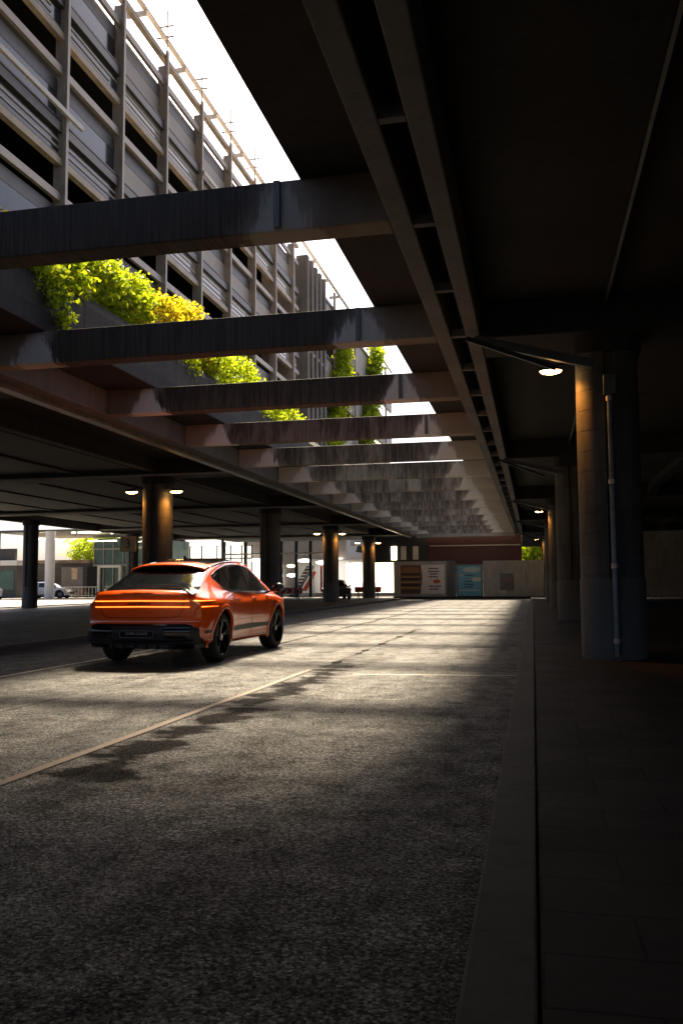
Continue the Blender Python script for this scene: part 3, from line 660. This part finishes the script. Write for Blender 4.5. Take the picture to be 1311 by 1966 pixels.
for x0, x1, z0, z1 in ((-4.9,-3.4,.6,3.9),(-2.9,-1.7,1.0,3.0),(3.6,4.9,.4,3.9)): MB().add([(x0,7.4,z0),(x1,7.4,z0),(x1,7.4,z1),(x0,7.4,z1)],[(0,1,2,3)]).build('bright_window', emit('bright_window_mat', (.95,.9,.8), 1.1), sf)  # panes glow by emission in place of daylight, to brighten the shop front
es_ = MB().prism([(.6,.0),(1.1,0),(3.0,3.0),(2.5,3.0)], 'y', 2.0, 3.2).build('escalator', M['dark'], sf)
mb = MB()
for i in range(9): mb.box(.9+.2*i, 1.3+.2*i, 1.6, 1.95, .25+.31*i, .37+.31*i)
mb.build('step', M['galv'], es_)
MB().prism([(2.2,.6),(2.7,.6),(3.7,2.4),(3.4,2.5)], 'y', 1.2, 1.25).build('red_banner', simple('banner_red', (.75,.12,.05), .5), sf)
MB().box(4.1,4.3,1.0,1.1,.5,3.0).build('red_post', simple('post_red', (.6,.06,.04), .5), sf)
MB().box(4.35,5.0,1.1,1.15,.6,3.7).build('blue_banner', simple('banner_blue', (.25,.35,.55), .5), sf)
MB().add([(-4.2,.1,.3),(2.6,.1,.3),(2.6,.1,5.2),(-4.2,.1,5.2)],[(0,1,2,3)]).build('panel', kk.m, bs)
for x in (-4.2,-2.9,-1.2,.3,1.5,2.6): MB().box(x-.06,x+.06,-.06,.05,0,5.3).build('mullion', M['dark'], bs)
for z in (2.4, 3.9): MB().box(-4.2,2.6,-.03,.04,z,z+.12).build('transom', M['dark'], bs)
# roadworks barriers
def barrier(x, y, L, label, chev):
    t = empty('road_barrier', (x, y, 0)); tag(t, label, 'barrier', 'roadworks barriers')
    MB().box(-L/2,L/2,-.03,.03,.55,1.0).build('board', simple('barrier_red', (.32,.03,.03), .5), t)
    if chev:
        for i in range(int(L/.5)):
            x0 = -L/2+.12+i*.5
            MB().prism([(x0,.58),(x0+.15,.58),(x0+.32,.775),(x0+.15,.97),(x0,.97),(x0+.17,.775)], 'y', -.036, -.032).build('chevron', simple('barrier_white', (.5,.42,.40), .5), t)
    for s in (-1, 1):
        MB().bar((s*(L/2-.3),-.3,0),(s*(L/2-.3),0,.9), .05, .05, (1,0,0)).bar((s*(L/2-.3),.3,0),(s*(L/2-.3),0,.9), .05, .05, (1,0,0)).build('leg', M['dark'], t)
barrier(-17.6, 62, 2.0, 'red and white chevron barrier beside the dark parked car', True)
barrier(-13.2, 70, 2.2, 'dark red barrier board in front of the white hoarding', False)

# ------------------------------------------------------------------ cars
def paint(name, c, metal=.0, rough=.28):
    k = NT(name); f = k.noise(k.pos(), 900, 2); lw = k.n('ShaderNodeLayerWeight'); lw.inputs[0].default_value = .35
    cc = k.mix(lw.outputs['Facing'], c, tuple(x*.7 for x in c)); k.col(k.mix(.12, cc, k.ramp(f, [(.4, .6), (.6, 1.)]), 'MULTIPLY'))
    k.p.inputs['Metallic'].default_value = metal; k.rough(rough); k.p.inputs['Coat Weight'].default_value = .8; k.p.inputs['Specular IOR Level'].default_value = .3; k.p.inputs['Coat Roughness'].default_value = .03; k.p.inputs['Coat IOR'].default_value = 1.9
    return k.m
M['gloss_black'] = simple('gloss_black', (.008,.008,.009), .12, 0, .1, coat=.5)
M['trim'] = simple('black_trim', (.018,.018,.02), .45, 0, .2, 30)
M['tyre'] = simple('tyre', (.02,.02,.021), .75, 0, .3, 20, bump=.3)
M['rim'] = simple('dark_rim', (.03,.03,.034), .22, .8, coat=.5)
M['glass'] = simple('tinted_glass', (.006,.008,.010), .04, 0, .2, coat=1)
M['chrome'] = simple('chrome', (.6,.58,.55), .12, 1)
M['tail'] = emit('tail_light', (1, .24, .015), .9)
M['under'] = simple('underbody', (.012,.012,.012), .8)

def spline(xs, ys):
    xs = np.array(xs, float); ys = np.array(ys, float); d = np.diff(ys)/np.diff(xs); m = np.zeros(len(xs))
    m[0], m[-1] = d[0], d[-1]
    for i in range(1, len(xs)-1):
        m[i] = 0 if d[i-1]*d[i] <= 0 else 2*d[i-1]*d[i]/(d[i-1]+d[i])
    def f(x):
        x = np.clip(x, xs[0], xs[-1]); i = np.clip(np.searchsorted(xs, x)-1, 0, len(xs)-2); h = xs[i+1]-xs[i]; t = (x-xs[i])/h
        return (2*t**3-3*t**2+1)*ys[i]+(t**3-2*t**2+t)*h*m[i]+(-2*t**3+3*t**2)*ys[i+1]+(t**3-t**2)*h*m[i+1]
    return f
class Body:
    def __init__(s, kind='suv'):
        s.Y0, s.Y1 = -1.03, 3.88
        s.top = spline([-1.03,-.97,-.80,-.60,-.2,.18,.45,1.0,1.55,2.0,2.35,2.75,3.02,3.3,3.6,3.8,3.88], [1.10,1.155,1.17,1.22,1.40,1.565,1.625,1.69,1.705,1.665,1.55,1.32,1.165,1.12,1.06,.97,.90])
        if kind == 'hatch':
            s.top = spline([-1.03,-.97,-.85,-.55,-.2,.4,1.0,1.6,2.1,2.6,2.9,3.2,3.6,3.8,3.88], [.98,1.05,1.2,1.5,1.58,1.63,1.65,1.62,1.45,1.15,1.03,.98,.90,.84,.78])
        s.belt = spline([-1.03,-.8,-.2,.6,2.0,3.0,3.4,3.7,3.88], [1.00,1.08,1.12,1.12,1.09,1.06,1.01,.93,.84])
        s.wb = spline([-1.03,-.6,.0,1.0,2.2,3.0,3.5,3.88], [.79,.83,.86,.865,.865,.85,.80,.70])
        s.wr = spline([-1.03,-.8,-.3,.3,1.2,2.0,2.6,3.02,3.4,3.88], [.73,.735,.70,.645,.63,.64,.71,.79,.74,.62])
        s.ws = spline([-1.03,-.6,0,.7,1.4,2.2,2.95,3.5,3.88], [.91,.975,1.005,.955,.93,.94,.985,.945,.86])
        s.zb = spline([-1.03,-.7,0,3.2,3.6,3.88], [.36,.33,.27,.25,.27,.33])
    def rear(s, x, z):
        # y of the rear face: curved in plan, raked towards the top, pinched at the lip
        k = .16*(abs(x)/.95)**2.2+.22*max(0, abs(x)/.95-.72)**2*4
        v = spline([.2,.35,.55,.65,.85,1.0,1.10,1.2], [.14,.03,-.02,.045,.03,.0,-.04,.02])(z)
        return s.Y0+k+v
    def front(s, x, z): return s.Y1-.30*(abs(x)/.95)**2.4-.05*(z-.6)**2
    def section(s, y):
        zt = float(s.top(y)); zb = float(s.zb(y)); b = float(min(s.belt(y), zt-.05)); wb = float(s.wb(y)); wr = float(s.wr(y)); ws = float(s.ws(y))
        zr = zt-.035-.05*max(0, min(1, (zt-b-.06)/.4)); zr = max(zr, b+.02)
        K = [(0,zb),(.62,zb),(ws-.10,zb+.015),(ws-.04,zb+.06),(ws-.045,.44),(ws-.005,.62),(ws,.78),(ws-.008,.93),(ws-.045,min(1.02,b-.05)),(wb+.0,b-.008),(wb-.02,b+.012),(wr+(wb-wr)*.35,b+(zr-b)*.62),(wr+.012,zr-.015),(wr-.05,zr+.022),(wr*.55,zt-.006),(0,zt)]
        P = []
        for i in range(len(K)-1):
            p0 = K[max(i-1,0)]; p1 = K[i]; p2 = K[i+1]; p3 = K[min(i+2,len(K)-1)]
            for q in range(4):
                t = q/4
                P.append(tuple(.5*((2*p1[a])+(-p0[a]+p2[a])*t+(2*p0[a]-5*p1[a]+4*p2[a]-p3[a])*t*t+(-p0[a]+3*p1[a]-3*p2[a]+p3[a])*t**3) if False else p1[a]+(p2[a]-p1[a])*t for a in (0,1)))
        P.append(K[-1])
        P = np.array(P)
        for _ in range(2):
            Q = P.copy(); Q[1:-1] = .25*P[:-2]+.5*P[1:-1]+.25*P[2:]; P = Q
        return P
    def warp(s, y, x, z):
        # blend the ends onto the front and rear faces
        L = .55
        if y < s.Y0+L: k = 1-(y-s.Y0)/L; y = y+(s.rear(x,z)-s.Y0)*k*k*(3-2*k)
        if y > s.Y1-L: k = 1-(s.Y1-y)/L; y = y+(s.front(x,z)-s.Y1)*k*k*(3-2*k)
        return y
    def mesh(s):
        ys = np.concatenate([np.linspace(s.Y0, s.Y0+.3, 12)[:-1], np.linspace(s.Y0+.3, s.Y1-.2, 90), np.linspace(s.Y1-.2, s.Y1, 9)[1:]])
        mb = MB(); G = []
        for y in ys:
            P = s.section(y); row = [(x, s.warp(y,x,z), z) for x, z in P]+[(-x, s.warp(y,-x,z), z) for x, z in P[-2:0:-1]]
            G.append(row+[row[0]])
        mb.grid(G)
        for y, fn in ((s.Y0, s.rear), (s.Y1, s.front)):
            P = s.section(y); rows = []
            for k in np.linspace(1, -1, 25): rows.append([(x*k, fn(x*k, z), z) for x, z in P[1:-1]])
            mb.grid(rows)
            # floor and top slivers closing to the centre points
            for e in (P[0:2], P[-2:]):
                rr = [[(e[0][0]*k+0, fn(e[0][0]*k, e[0][1]), e[0][1]), (e[1][0]*k, fn(e[1][0]*k, e[1][1]), e[1][1])] for k in np.linspace(1, -1, 25)]
                mb.grid(rr)
        return mb
    def side_x(s, y, z):
        P = s.section(y); i0 = 8
        return float(np.interp(z, P[i0:50,1], P[i0:50,0]))
    def top_z(s, x, y):
        P = s.section(y)[::-1]
        return float(np.interp(abs(x), P[:20,0], P[:20,1]))
def surf(rows, fn, name, mat, parent, th=.006, smooth=50, off=.004):
    # rows of 2-D points mapped through fn onto the body, made a thin shell proud of it
    P = [[Vector(fn(a, b)) for a, b in r] for r in rows]
    m, n = len(P), len(P[0]); N = [[None]*n for _ in range(m)]
    cx = Vector((0, 1.4, .8))
    for i in range(m):
        for j in range(n):
            du = P[min(i+1,m-1)][j]-P[max(i-1,0)][j]; dv = P[i][min(j+1,n-1)]-P[i][max(j-1,0)]
            q = du.cross(dv); q = q.normalized() if q.length > 1e-9 else Vector((0,0,1))
            if q.dot(P[i][j]-cx) < 0: q = -q
            N[i][j] = q
    o_ = [[P[i][j]+N[i][j]*off for j in range(n)] for i in range(m)]; i_ = [[P[i][j]-N[i][j]*(th) for j in range(n)] for i in range(m)]
    mb = MB(); mb.grid(o_); mb.grid(i_)
    loop = [(0,j) for j in range(n)]+[(i,n-1) for i in range(1,m)]+[(m-1,j) for j in range(n-2,-1,-1)]+[(i,0) for i in range(m-2,-1,-1)]
    mb.grid([[o_[i][j], i_[i][j]] for i, j in loop])
    o = mb.build(name, mat, parent)
    bm = bmesh.new(); bm.from_mesh(o.data); bmesh.ops.remove_doubles(bm, verts=bm.verts, dist=1e-5); bmesh.ops.recalc_face_normals(bm, faces=bm.faces); bm.to_mesh(o.data); bm.free()
    for p in o.data.polygons: p.use_smooth = True
    o.data.set_sharp_from_angle(angle=R_(smooth)); return o
def between(lo, hi, xs, n=7):
    return [[(x, lo(x)+(hi(x)-lo(x))*k/(n-1)) for k in range(n)] for x in xs]
def wheel(parent, x, y, side, R=.395, spokes=5, steer=0):
    t = MB(); w_ = .27; prof = [(-w_/2,.262),(-w_/2,.30),(-w_/2+.005,.35),(-w_/2+.035,R-.008),(-w_/2+.07,R),(0,R+.001),(w_/2-.07,R),(w_/2-.035,R-.008),(w_/2-.005,.35),(w_/2,.30),(w_/2-.004,.283),(w_/2-.03,.272),(0,.262),(-w_/2,.262)]
    an = np.linspace(0, 2*math.pi, 49)
    t.grid([[(a, r*math.cos(q), r*math.sin(q)) for a, r in prof] for q in an])
    for a in (-.07, -.02, .03, .08):
        pass
    tyre = t.build('wheel', M['tyre'], parent, smooth=40); tyre.location = (x, y, R); tyre.rotation_euler = (0, 0, (0 if side > 0 else math.pi)+steer)
    r = MB(); o = w_/2
    pr = [(o-.006,.284),(o-.001,.276),(o-.012,.262),(o-.05,.255),(-.10,.25),(-.10,.262)]
    r.grid([[(a, q*math.cos(b), q*math.sin(b)) for a, q in pr] for b in an])
    for i in range(spokes):
        a0 = 2*math.pi*i/spokes+.3
        for da in (-.13, .13):
            def pt(rad, da_, xx): return (xx, rad*math.cos(a0+da_), rad*math.sin(a0+da_))
            vs = []
            for rad, ww, xx in ((.055,.30,o-.055),(.16,.115,o-.03),(.268,.085,o-.012)):
                vs += [pt(rad, da*(rad/.268)*1.1-ww*.5, xx-.03), pt(rad, da*(rad/.268)*1.1-ww*.5, xx), pt(rad, da*(rad/.268)*1.1+ww*.5, xx), pt(rad, da*(rad/.268)*1.1+ww*.5, xx-.03)]
            r.add(vs, [(0,1,5,4),(1,2,6,5),(2,3,7,6),(4,5,9,8),(5,6,10,9),(6,7,11,10)])
    r.tube([(o-.085,0,0),(o-.035,0,0)], [.075,.06], 16)
    rim = r.build('rim', M['rim'], tyre, smooth=35)
    d = MB(); d.tube([(o-.13,0,0),(o-.10,0,0)], .20, 28); d.build('brake_disc', M['galv'], tyre, smooth=35)
    d = MB(); d.tube([(o-.034,0,0),(o-.026,0,0)], .03, 14); d.build('hub_cap', M['chrome'], tyre, smooth=35)
    MB().tube([(-w_/2+.02,0,0),(-w_/2+.05,0,0)], .255, 24).build('barrel_back', M['under'], tyre)
    return tyre
def make_body(kind, mat, parent, WB=2.955):
    B_ = Body(kind); o = B_.mesh().build('body', [mat, M['under']], parent)
    bm = bmesh.new(); bm.from_mesh(o.data); bmesh.ops.remove_doubles(bm, verts=bm.verts, dist=2e-4); bmesh.ops.holes_fill(bm, edges=bm.edges, sides=8)
    bmesh.ops.recalc_face_normals(bm, faces=bm.faces); bm.to_mesh(o.data); bm.free()
    cutters = []
    for y in (0, WB):
        for sx in (-1, 1):
            c = MB().tube([(sx*.60, y, .395), (sx*1.3, y, .395)], .455, 48).build('cutter', M['under']); cutters.append(c)
            md = o.modifiers.new('b', 'BOOLEAN'); md.object = c; md.operation = 'DIFFERENCE'; md.solver = 'EXACT'
    dg = bpy.context.evaluated_depsgraph_get(); dg.update(); me = bpy.data.meshes.new_from_object(o.evaluated_get(dg)); o.modifiers.clear(); o.data = me
    for c in cutters: bpy.data.objects.remove(c)
    for p in me.polygons:
        p.use_smooth = True; c = p.center
        wheelwell = any(abs(math.hypot(c.y-y, c.z-.395)-.455) < .012 and abs(c.x) > .59 for y in (0, WB)) or any(math.hypot(c.y-y, c.z-.395) < .45 for y in (0, WB))
        p.material_index = 1 if wheelwell or c.z < .27 else 0
    me.set_sharp_from_angle(angle=R_(38)); me.name = 'body'
    return B_, o

car = empty('orange_car', (0,0,0)); tag(car, 'glossy orange coupe suv with black roof and glowing rear light bars on the road', 'car')
M['orange'] = paint('orange_paint', (1.0, .12, .0))
B_, body = make_body('suv', M['orange'], car)
sd = lambda s: (lambda y, z: (s*B_.side_x(y, z), B_.warp(y, B_.side_x(y, z), z), z))
tp = lambda x, y: (x, y, B_.top_z(x, y))
rr = lambda x, z: (x, B_.rear(x, z), z)
# rear window: wide at the bottom, narrower under the spoiler, thick black border
hw = spline([-.74,-.2,.10], [.80,.70,.615])
rows = [[(hw(y)*k, y) for k in np.linspace(-1, 1, 25)] for y in np.linspace(-.80, .04, 14)]
surf(rows, tp, 'rear_window', M['glass'], car, off=.005)
# black lip at the foot of the window
rows = [[(k*.80, y) for k in np.linspace(-1, 1, 25)] for y in np.linspace(-.90, -.81, 4)]
surf(rows, tp, 'lip_spoiler', M['gloss_black'], car, off=.012)
# roof spoiler with dark underside
mb = MB(); G = []
for k in np.linspace(-1, 1, 25):
    x = .63*k; y1 = .30; y0 = -.07+.10*abs(k)**3; zt = B_.top_z(x, y1)+.004; ze = B_.top_z(x, y1)-.035
    G.append([(x, y1, zt), (x, (y0+y1)/2, (zt+ze)/2+.022), (x, y0, ze+.012), (x, y0-.012, ze-.002), (x, y0+.01, ze-.022), (x, y1-.08, ze-.045), (x, y1, zt-.05)])
mb.grid(G); mb.f += [tuple(range(7)), tuple(range(24*7, 25*7))]
sp = mb.build('roof_spoiler', M['orange'], car, smooth=50)
mb = MB(); mb.grid([[(x[4][0]*.985, x[4][1]-.004, x[4][2]-.006), (x[5][0]*.985, x[5][1], x[5][2]-.035), (x[5][0]*.985, x[5][1]+.06, x[5][2]+.01), (x[4][0]*.985, x[4][1]+.03, x[4][2]+.012)] for x in G])
mb.build('spoiler_underside', M['gloss_black'], car, smooth=50)
# black roof panel
rows = [[(k*(.56 if y > .5 else .53), y) for k in np.linspace(-1, 1, 21)] for y in np.linspace(.42, 2.22, 24)]
surf(rows, tp, 'roof_panel', M['gloss_black'], car, off=.004)
for sx in (-1, 1):
    mb = MB(); mb.tube([(sx*(B_.wr(y)-.02), y, B_.top_z(B_.wr(y)-.02, y)+.018) for y in np.linspace(.35, 2.1, 16)], .012, 6); mb.build('roof_rail', M['chrome'], car, smooth=60)
rows = [[(k*min(.74, B_.wr(y)-.03), y) for k in np.linspace(-1, 1, 21)] for y in np.linspace(2.28, 2.98, 12)]
surf(rows, tp, 'windscreen', M['glass'], car, off=.004)
MB().prism([(.28,0),(.46,0),(.44,.02),(.30,.085),(.285,.085)], 'x', -.012, .012).build('roof_antenna', M['gloss_black'], car).location = (0, .42, 1.64)
# side windows
zr_ = lambda y: B_.section(y)[50,1]-.02
for s_ in (1, -1):
    lo = spline([.14,.30,.62,1.5,2.72], [1.345,1.24,1.150,1.125,1.095]); hi = spline([.14,.40,.80,1.3,1.8,2.15,2.5,2.72], [1.36,1.44,1.515,1.555,1.535,1.44,1.23,1.10])
    fr = between(lambda y: float(lo(y))-.022, lambda y: float(hi(y))+.026, np.linspace(.11, 2.76, 44), 8)
    surf(fr, sd(s_), 'window_frame', M['gloss_black'], car, off=.003)
    for a, b in ((.19,.66),(.70,1.52),(1.60,2.66)):
        surf(between(lambda y: float(lo(y))+.012, lambda y: float(hi(y))-.014, np.linspace(a, b, 18), 7), sd(s_), 'side_window', M['glass'], car, off=.008)
    # bright line under and over the glass
    for fn_, z0 in ((lo, -.030), (hi, .030)):
        ysn = np.linspace(.13 if fn_ is hi else .3, 2.72, 40); mb = MB()
        mb.tube([Vector(sd(s_)(y, float(fn_(y))+z0))+Vector((s_*.006, 0, 0)) for y in ysn], .007, 6); mb.build('window_trim', M['chrome'] if fn_ is hi else M['trim'], car, smooth=60)
    # doors: handles, shut lines, skirt strip, arch lips, fender light bars
    for y in (.78, 1.72):
        p = Vector(sd(s_)(y, .985)); mb = MB(); mb.bar(p+Vector((s_*.012,-.10,0)), p+Vector((s_*.012,.10,.004)), .022, .032); mb.build('door_handle', M['orange'], car, bevel=.006)
    mb = MB()
    for pts in ([(.62,1.12),(.60,1.0),(.52,.86),(.47,.72)], [(1.56,1.10),(1.55,.8),(1.55,.5),(1.53,.34)], [(2.60,1.06),(2.56,.8),(2.46,.55),(2.44,.34)], [(.50,.36),(1.4,.345),(2.44,.34)]):
        q = []
        for (a, b), (c, d) in zip(pts[:-1], pts[1:]):
            for t_ in np.linspace(0, 1, 6)[:-1]: q.append((a+(c-a)*t_, b+(d-b)*t_))
        q.append(pts[-1]); mb.tube([Vector(sd(s_)(*p_))+Vector((s_*.0005,0,0)) for p_ in q], .0035, 5)
    mb.build('shut_lines', M['under'], car)
    surf(between(lambda y: .465, lambda y: .53+.015*math.sin((y-.5)*1.6), np.linspace(.47, 2.50, 30), 5), sd(s_), 'skirt_strip', M['trim'], car, off=.012)
    surf(between(lambda y: .49, lambda y: .525+.02*(-y-.5), np.linspace(-.80, -.46, 10), 4), sd(s_), 'rear_strip', M['trim'], car, off=.010)
    for z in (.90, .83):
        surf(between(lambda y: z-.012, lambda y: z+.012, np.linspace(2.62, 2.98, 8), 3), sd(s_), 'fender_light', M['chrome'], car, off=.008)
    for y in (0, 2.955):
        G2 = []
        for a in np.linspace(-.28, math.pi+.28, 40):
            row = []
            for r_, o_ in ((.452,-.03),(.452,.012),(.470,.018),(.505,.012),(.53,.001)):
                yy = y+r_*math.cos(a); zz = .395+r_*math.sin(a); row.append((s_*(B_.side_x(yy, max(zz,.30))+o_), B_.warp(yy, .9, zz), zz))
            G2.append(row)
        MB().grid(G2).build('wheel_arch', M['orange'], car, smooth=60)
    # mirror
    mb = MB(); P = []
    for i, (t_, r_) in enumerate(((0,.35),(.12,.8),(.4,1.),(.75,.95),(1,.55),(1.03,.1))):
        P.append([(s_*(1.0+.20*t_), 2.52+.065*r_*math.cos(a)*1.0-.02*t_, 1.17+.085*r_*math.sin(a)) for a in np.linspace(0, 2*math.pi, 17)])
    mb.grid(P); mir = mb.build('mirror', M['gloss_black'], car, smooth=50)
    MB().bar((s_*.86, 2.50, 1.08), (s_*1.05, 2.51, 1.12), .06, .03).build('mirror_foot', M['gloss_black'], mir)
    # exhaust corner vent & tips
    surf([[(s_*(x), z) for z in np.linspace(.44, .58, 4)] for x in np.linspace(.72, .80, 4)], rr, 'rear_reflector', simple('reflector', (.35,.01,.01), .2), car, off=.012)
# rear lights: two thin bars wrapping to the sides
for z, yy in ((.985, .02), (.895, .10)):
    rows = [[(x, z-.006+.008*(1-abs(x)/.9)+k*.011) for k in (0,.5,1)] for x in np.linspace(-.76, .76, 41)]
    surf(rows, rr, 'light_bar', M['tail'], car, off=.007)
    for s_ in (1, -1):
        yc = np.linspace(B_.Y0+.02, B_.Y0+.02+.62+yy, 20)
        rows = [[(y, z-.007+(k*.015+.0)*(1-.85*i/19)+.006*(i/19)) for k in (0,.5,1)] for i, y in enumerate(yc)]
        surf(rows, sd(s_), 'side_light_bar', M['tail'], car, off=.007)
# crease below the lights, boot shut lines, badge letters
mb = MB()
for s_ in (-1, 1): mb.tube([Vector(rr(s_*x, z))+Vector((0,-.001,0)) for x, z in ((.70,1.12),(.69,1.0),(.66,.86),(.60,.76),(.5,.735))], .004, 5)
mb.tube([Vector(rr(x, .735))+Vector((0,-.001,0)) for x in np.linspace(-.5, .5, 21)], .004, 5)
mb.build('boot_shut_line', M['under'], car)
text('GENESIS', .05, M['under'], car, (0, B_.rear(0,.94)-.006, .944), RX, 'badge_lettering', .003, 2.0)
MB().tube([(0,B_.rear(0,.915)-.012,.918),(0,B_.rear(0,.915)+.01,.918)], .012, 10).build('camera_button', M['chrome'], car)
# black lower bumper with top edge dipping at the corners
bt_ = lambda x: .615+.03*max(0,1-abs(x)/.6)*0-.0*x-.35*max(0, abs(x)-.72)**1.1
rows = [[(x, .335+(max(.38, bt_(x))-.335)*k/8) for k in range(9)] for x in np.linspace(-.90, .90, 45)]
surf(rows, rr, 'rear_bumper', M['trim'], car, off=.018)
surf([[(x, .60-.35*max(0, abs(x)-.72)+k) for k in (0,.012,.024)] for x in np.linspace(-.80, .80, 31)], rr, 'bumper_edge_trim', M['gloss_black'], car, off=.028)
surf([[(x, .375+.02*abs(x)+k) for k in (0,.012,.024)] for x in np.linspace(-.84, .84, 31)], rr, 'diffuser_trim', M['chrome'] if False else M['gloss_black'], car, off=.034)
for s_ in (1, -1):
    surf([[(s_*x, z) for z in np.linspace(.43, .585, 5)] for x in np.linspace(.42, .78, 8)], rr, 'bumper_pocket', M['gloss_black'], car, off=.026)
    surf([[(s_*x, .305+k) for k in (0,.02,.045)] for x in np.linspace(.52, .80, 10)], rr, 'exhaust_trim', M['rim'], car, off=.05)
    surf(between(lambda y: .27, lambda y: .44+.20*(y+.9)*0-.10*max(0, (y+.95)/.3), np.linspace(B_.Y0+.02, -.62, 12), 5), sd(s_), 'bumper_corner', M['trim'], car, off=.014)
mb = MB(); mb.box(-.62,.62,-.93,-.55,.27,.34)
for x in (-.45,-.27,-.09,.09,.27,.45): mb.box(x-.01,x+.01,-.99,-.6,.255,.35)
mb.build('diffuser', M['trim'], car, bevel=.008)
MB().box(-.62,.62,-.5,3.6,.23,.28).build('underbody', M['under'], car)
pl = empty('number_plate', (0, B_.rear(0,.5)-.040, .49)); pl.parent = car
bpy.data.objects.remove(pl)
pl = MB().box(-.27,.27,B_.rear(0,.5)-.042,B_.rear(0,.5)-.030,.435,.545).build('number_plate', M['gloss_black'], car, bevel=.004)
mb = MB(); yq = B_.rear(0,.5)-.044
for a in ((-.268,.268,.437,.441),(-.268,.268,.539,.543),(-.268,-.264,.441,.539),(.264,.268,.441,.539)): mb.box(a[0],a[1],yq-.002,yq+.002,a[2],a[3])
mb.build('plate_frame', M['galv'], pl)
text('GV80 COUPE', .052, M['galv'], pl, (0, yq-.001, .498), RX, 'plate_lettering', .001, 1.15)
# headlights and grille, out of view but there
for s_ in (1, -1):
    for z in (.78, .70): MB().bar((s_*.55, B_.front(.55,z)+.003, z), (s_*.86, B_.front(.86,z)+.003, z), .02, .03).build('headlight', M['white'], car)
MB().box(-.42,.42,B_.Y1-.05,B_.Y1+.006,.38,.74).build('grille', M['trim'], car, bevel=.02)
for s_ in (1, -1):
    for y in (0, 2.955): wheel(car, s_*.825, y, s_, steer=(-.05 if y and s_ else 0))
car.location = (-6.04, 13.75, .0); car.rotation_euler = (0, 0, R_(-.5)); car.scale = (1.055, 1.03, 1.03)

# parked background cars
def bg_car(name, label, kind, mat, loc, rz, sc=(1,1,1), group=None):
    t = empty(name, (0,0,0)); tag(t, label, 'car', group)
    Bk, b = make_body(kind, mat, t)
    s2 = lambda s: (lambda y, z: (s*Bk.side_x(y, z), Bk.warp(y, Bk.side_x(y, z), z), z)); t2 = lambda x, y: (x, y, Bk.top_z(x, y))
    for s_ in (1, -1):
        lo = spline([-.25,.2,2.5], [1.16,1.12,1.08]); hi = spline([-.25,.3,1.2,1.9,2.5], [1.28,1.48,1.53,1.42,1.11])
        for a, b_ in ((-.22,.62),(.70,1.45),(1.53,2.46)): surf(between(lambda y: float(lo(y)), lambda y: float(hi(y)), np.linspace(a, b_, 12), 5), s2(s_), 'side_window', M['glass'], t)
        surf(between(lambda y: .33, lambda y: .40, np.linspace(.5, 2.46, 12), 3), s2(s_), 'skirt_strip', M['trim'], t, off=.008)
        for y in (0, 2.955): wheel(t, s_*.82, y, s_)
        MB().bar((s_*.50, Bk.front(.50,.72)+.003, .70), (s_*.82, Bk.front(.82,.75)+.003, .76), .03, .10).build('headlight', M['chrome'], t)
        MB().bar((s_*.50, Bk.rear(.50,.9)-.003, .9), (s_*.80, Bk.rear(.80,.9)-.003, .9), .03, .10).build('tail_lamp', simple('tail_red', (.4,.01,.01), .3), t)
        MB().box(min(s_*.88,s_*1.02), max(s_*.88,s_*1.02), 2.35, 2.45, 1.05, 1.18).build('mirror', M['gloss_black'], t, bevel=.02)
    surf([[(k*.66, y) for k in np.linspace(-1, 1, 11)] for y in np.linspace(2.15 if kind == 'hatch' else 2.3, 2.62 if kind == 'hatch' else 2.95, 8)], t2, 'windscreen', M['glass'], t)
    surf([[(k*.62, y) for k in np.linspace(-1, 1, 11)] for y in np.linspace(-.85, -.55, 8)], t2, 'rear_window', M['glass'], t)
    MB().box(-.45,.45,Bk.Y1-.05,Bk.Y1+.004,.40,.66).build('grille', M['trim'], t, bevel=.02)
    t.location = loc; t.rotation_euler = (0,0,rz); t.scale = sc; return t
M['wpaint'] = paint('white_paint', (.72,.71,.68)); M['dpaint'] = paint('dark_paint', (.02,.02,.022))
bg_car('white_car', 'white hatchback parked side on beside the pale round pillar', 'hatch', M['wpaint'], (-46.5, 75.2, .06), R_(-84), (.95,.95,.95), 'white cars parked on the left')
bg_car('white_car', 'white car cut by the left edge of the picture, its front grille turned this way', 'suv', M['wpaint'], (-48.9, 70.9, .06), R_(-135), (.92,.9,.92), 'white cars parked on the left')
bg_car('dark_car', 'small dark car parked between the chevron barrier and the lamp lit column', 'hatch', M['dpaint'], (-15.2, 66.5, .115), R_(200), (.95,.9,.9))
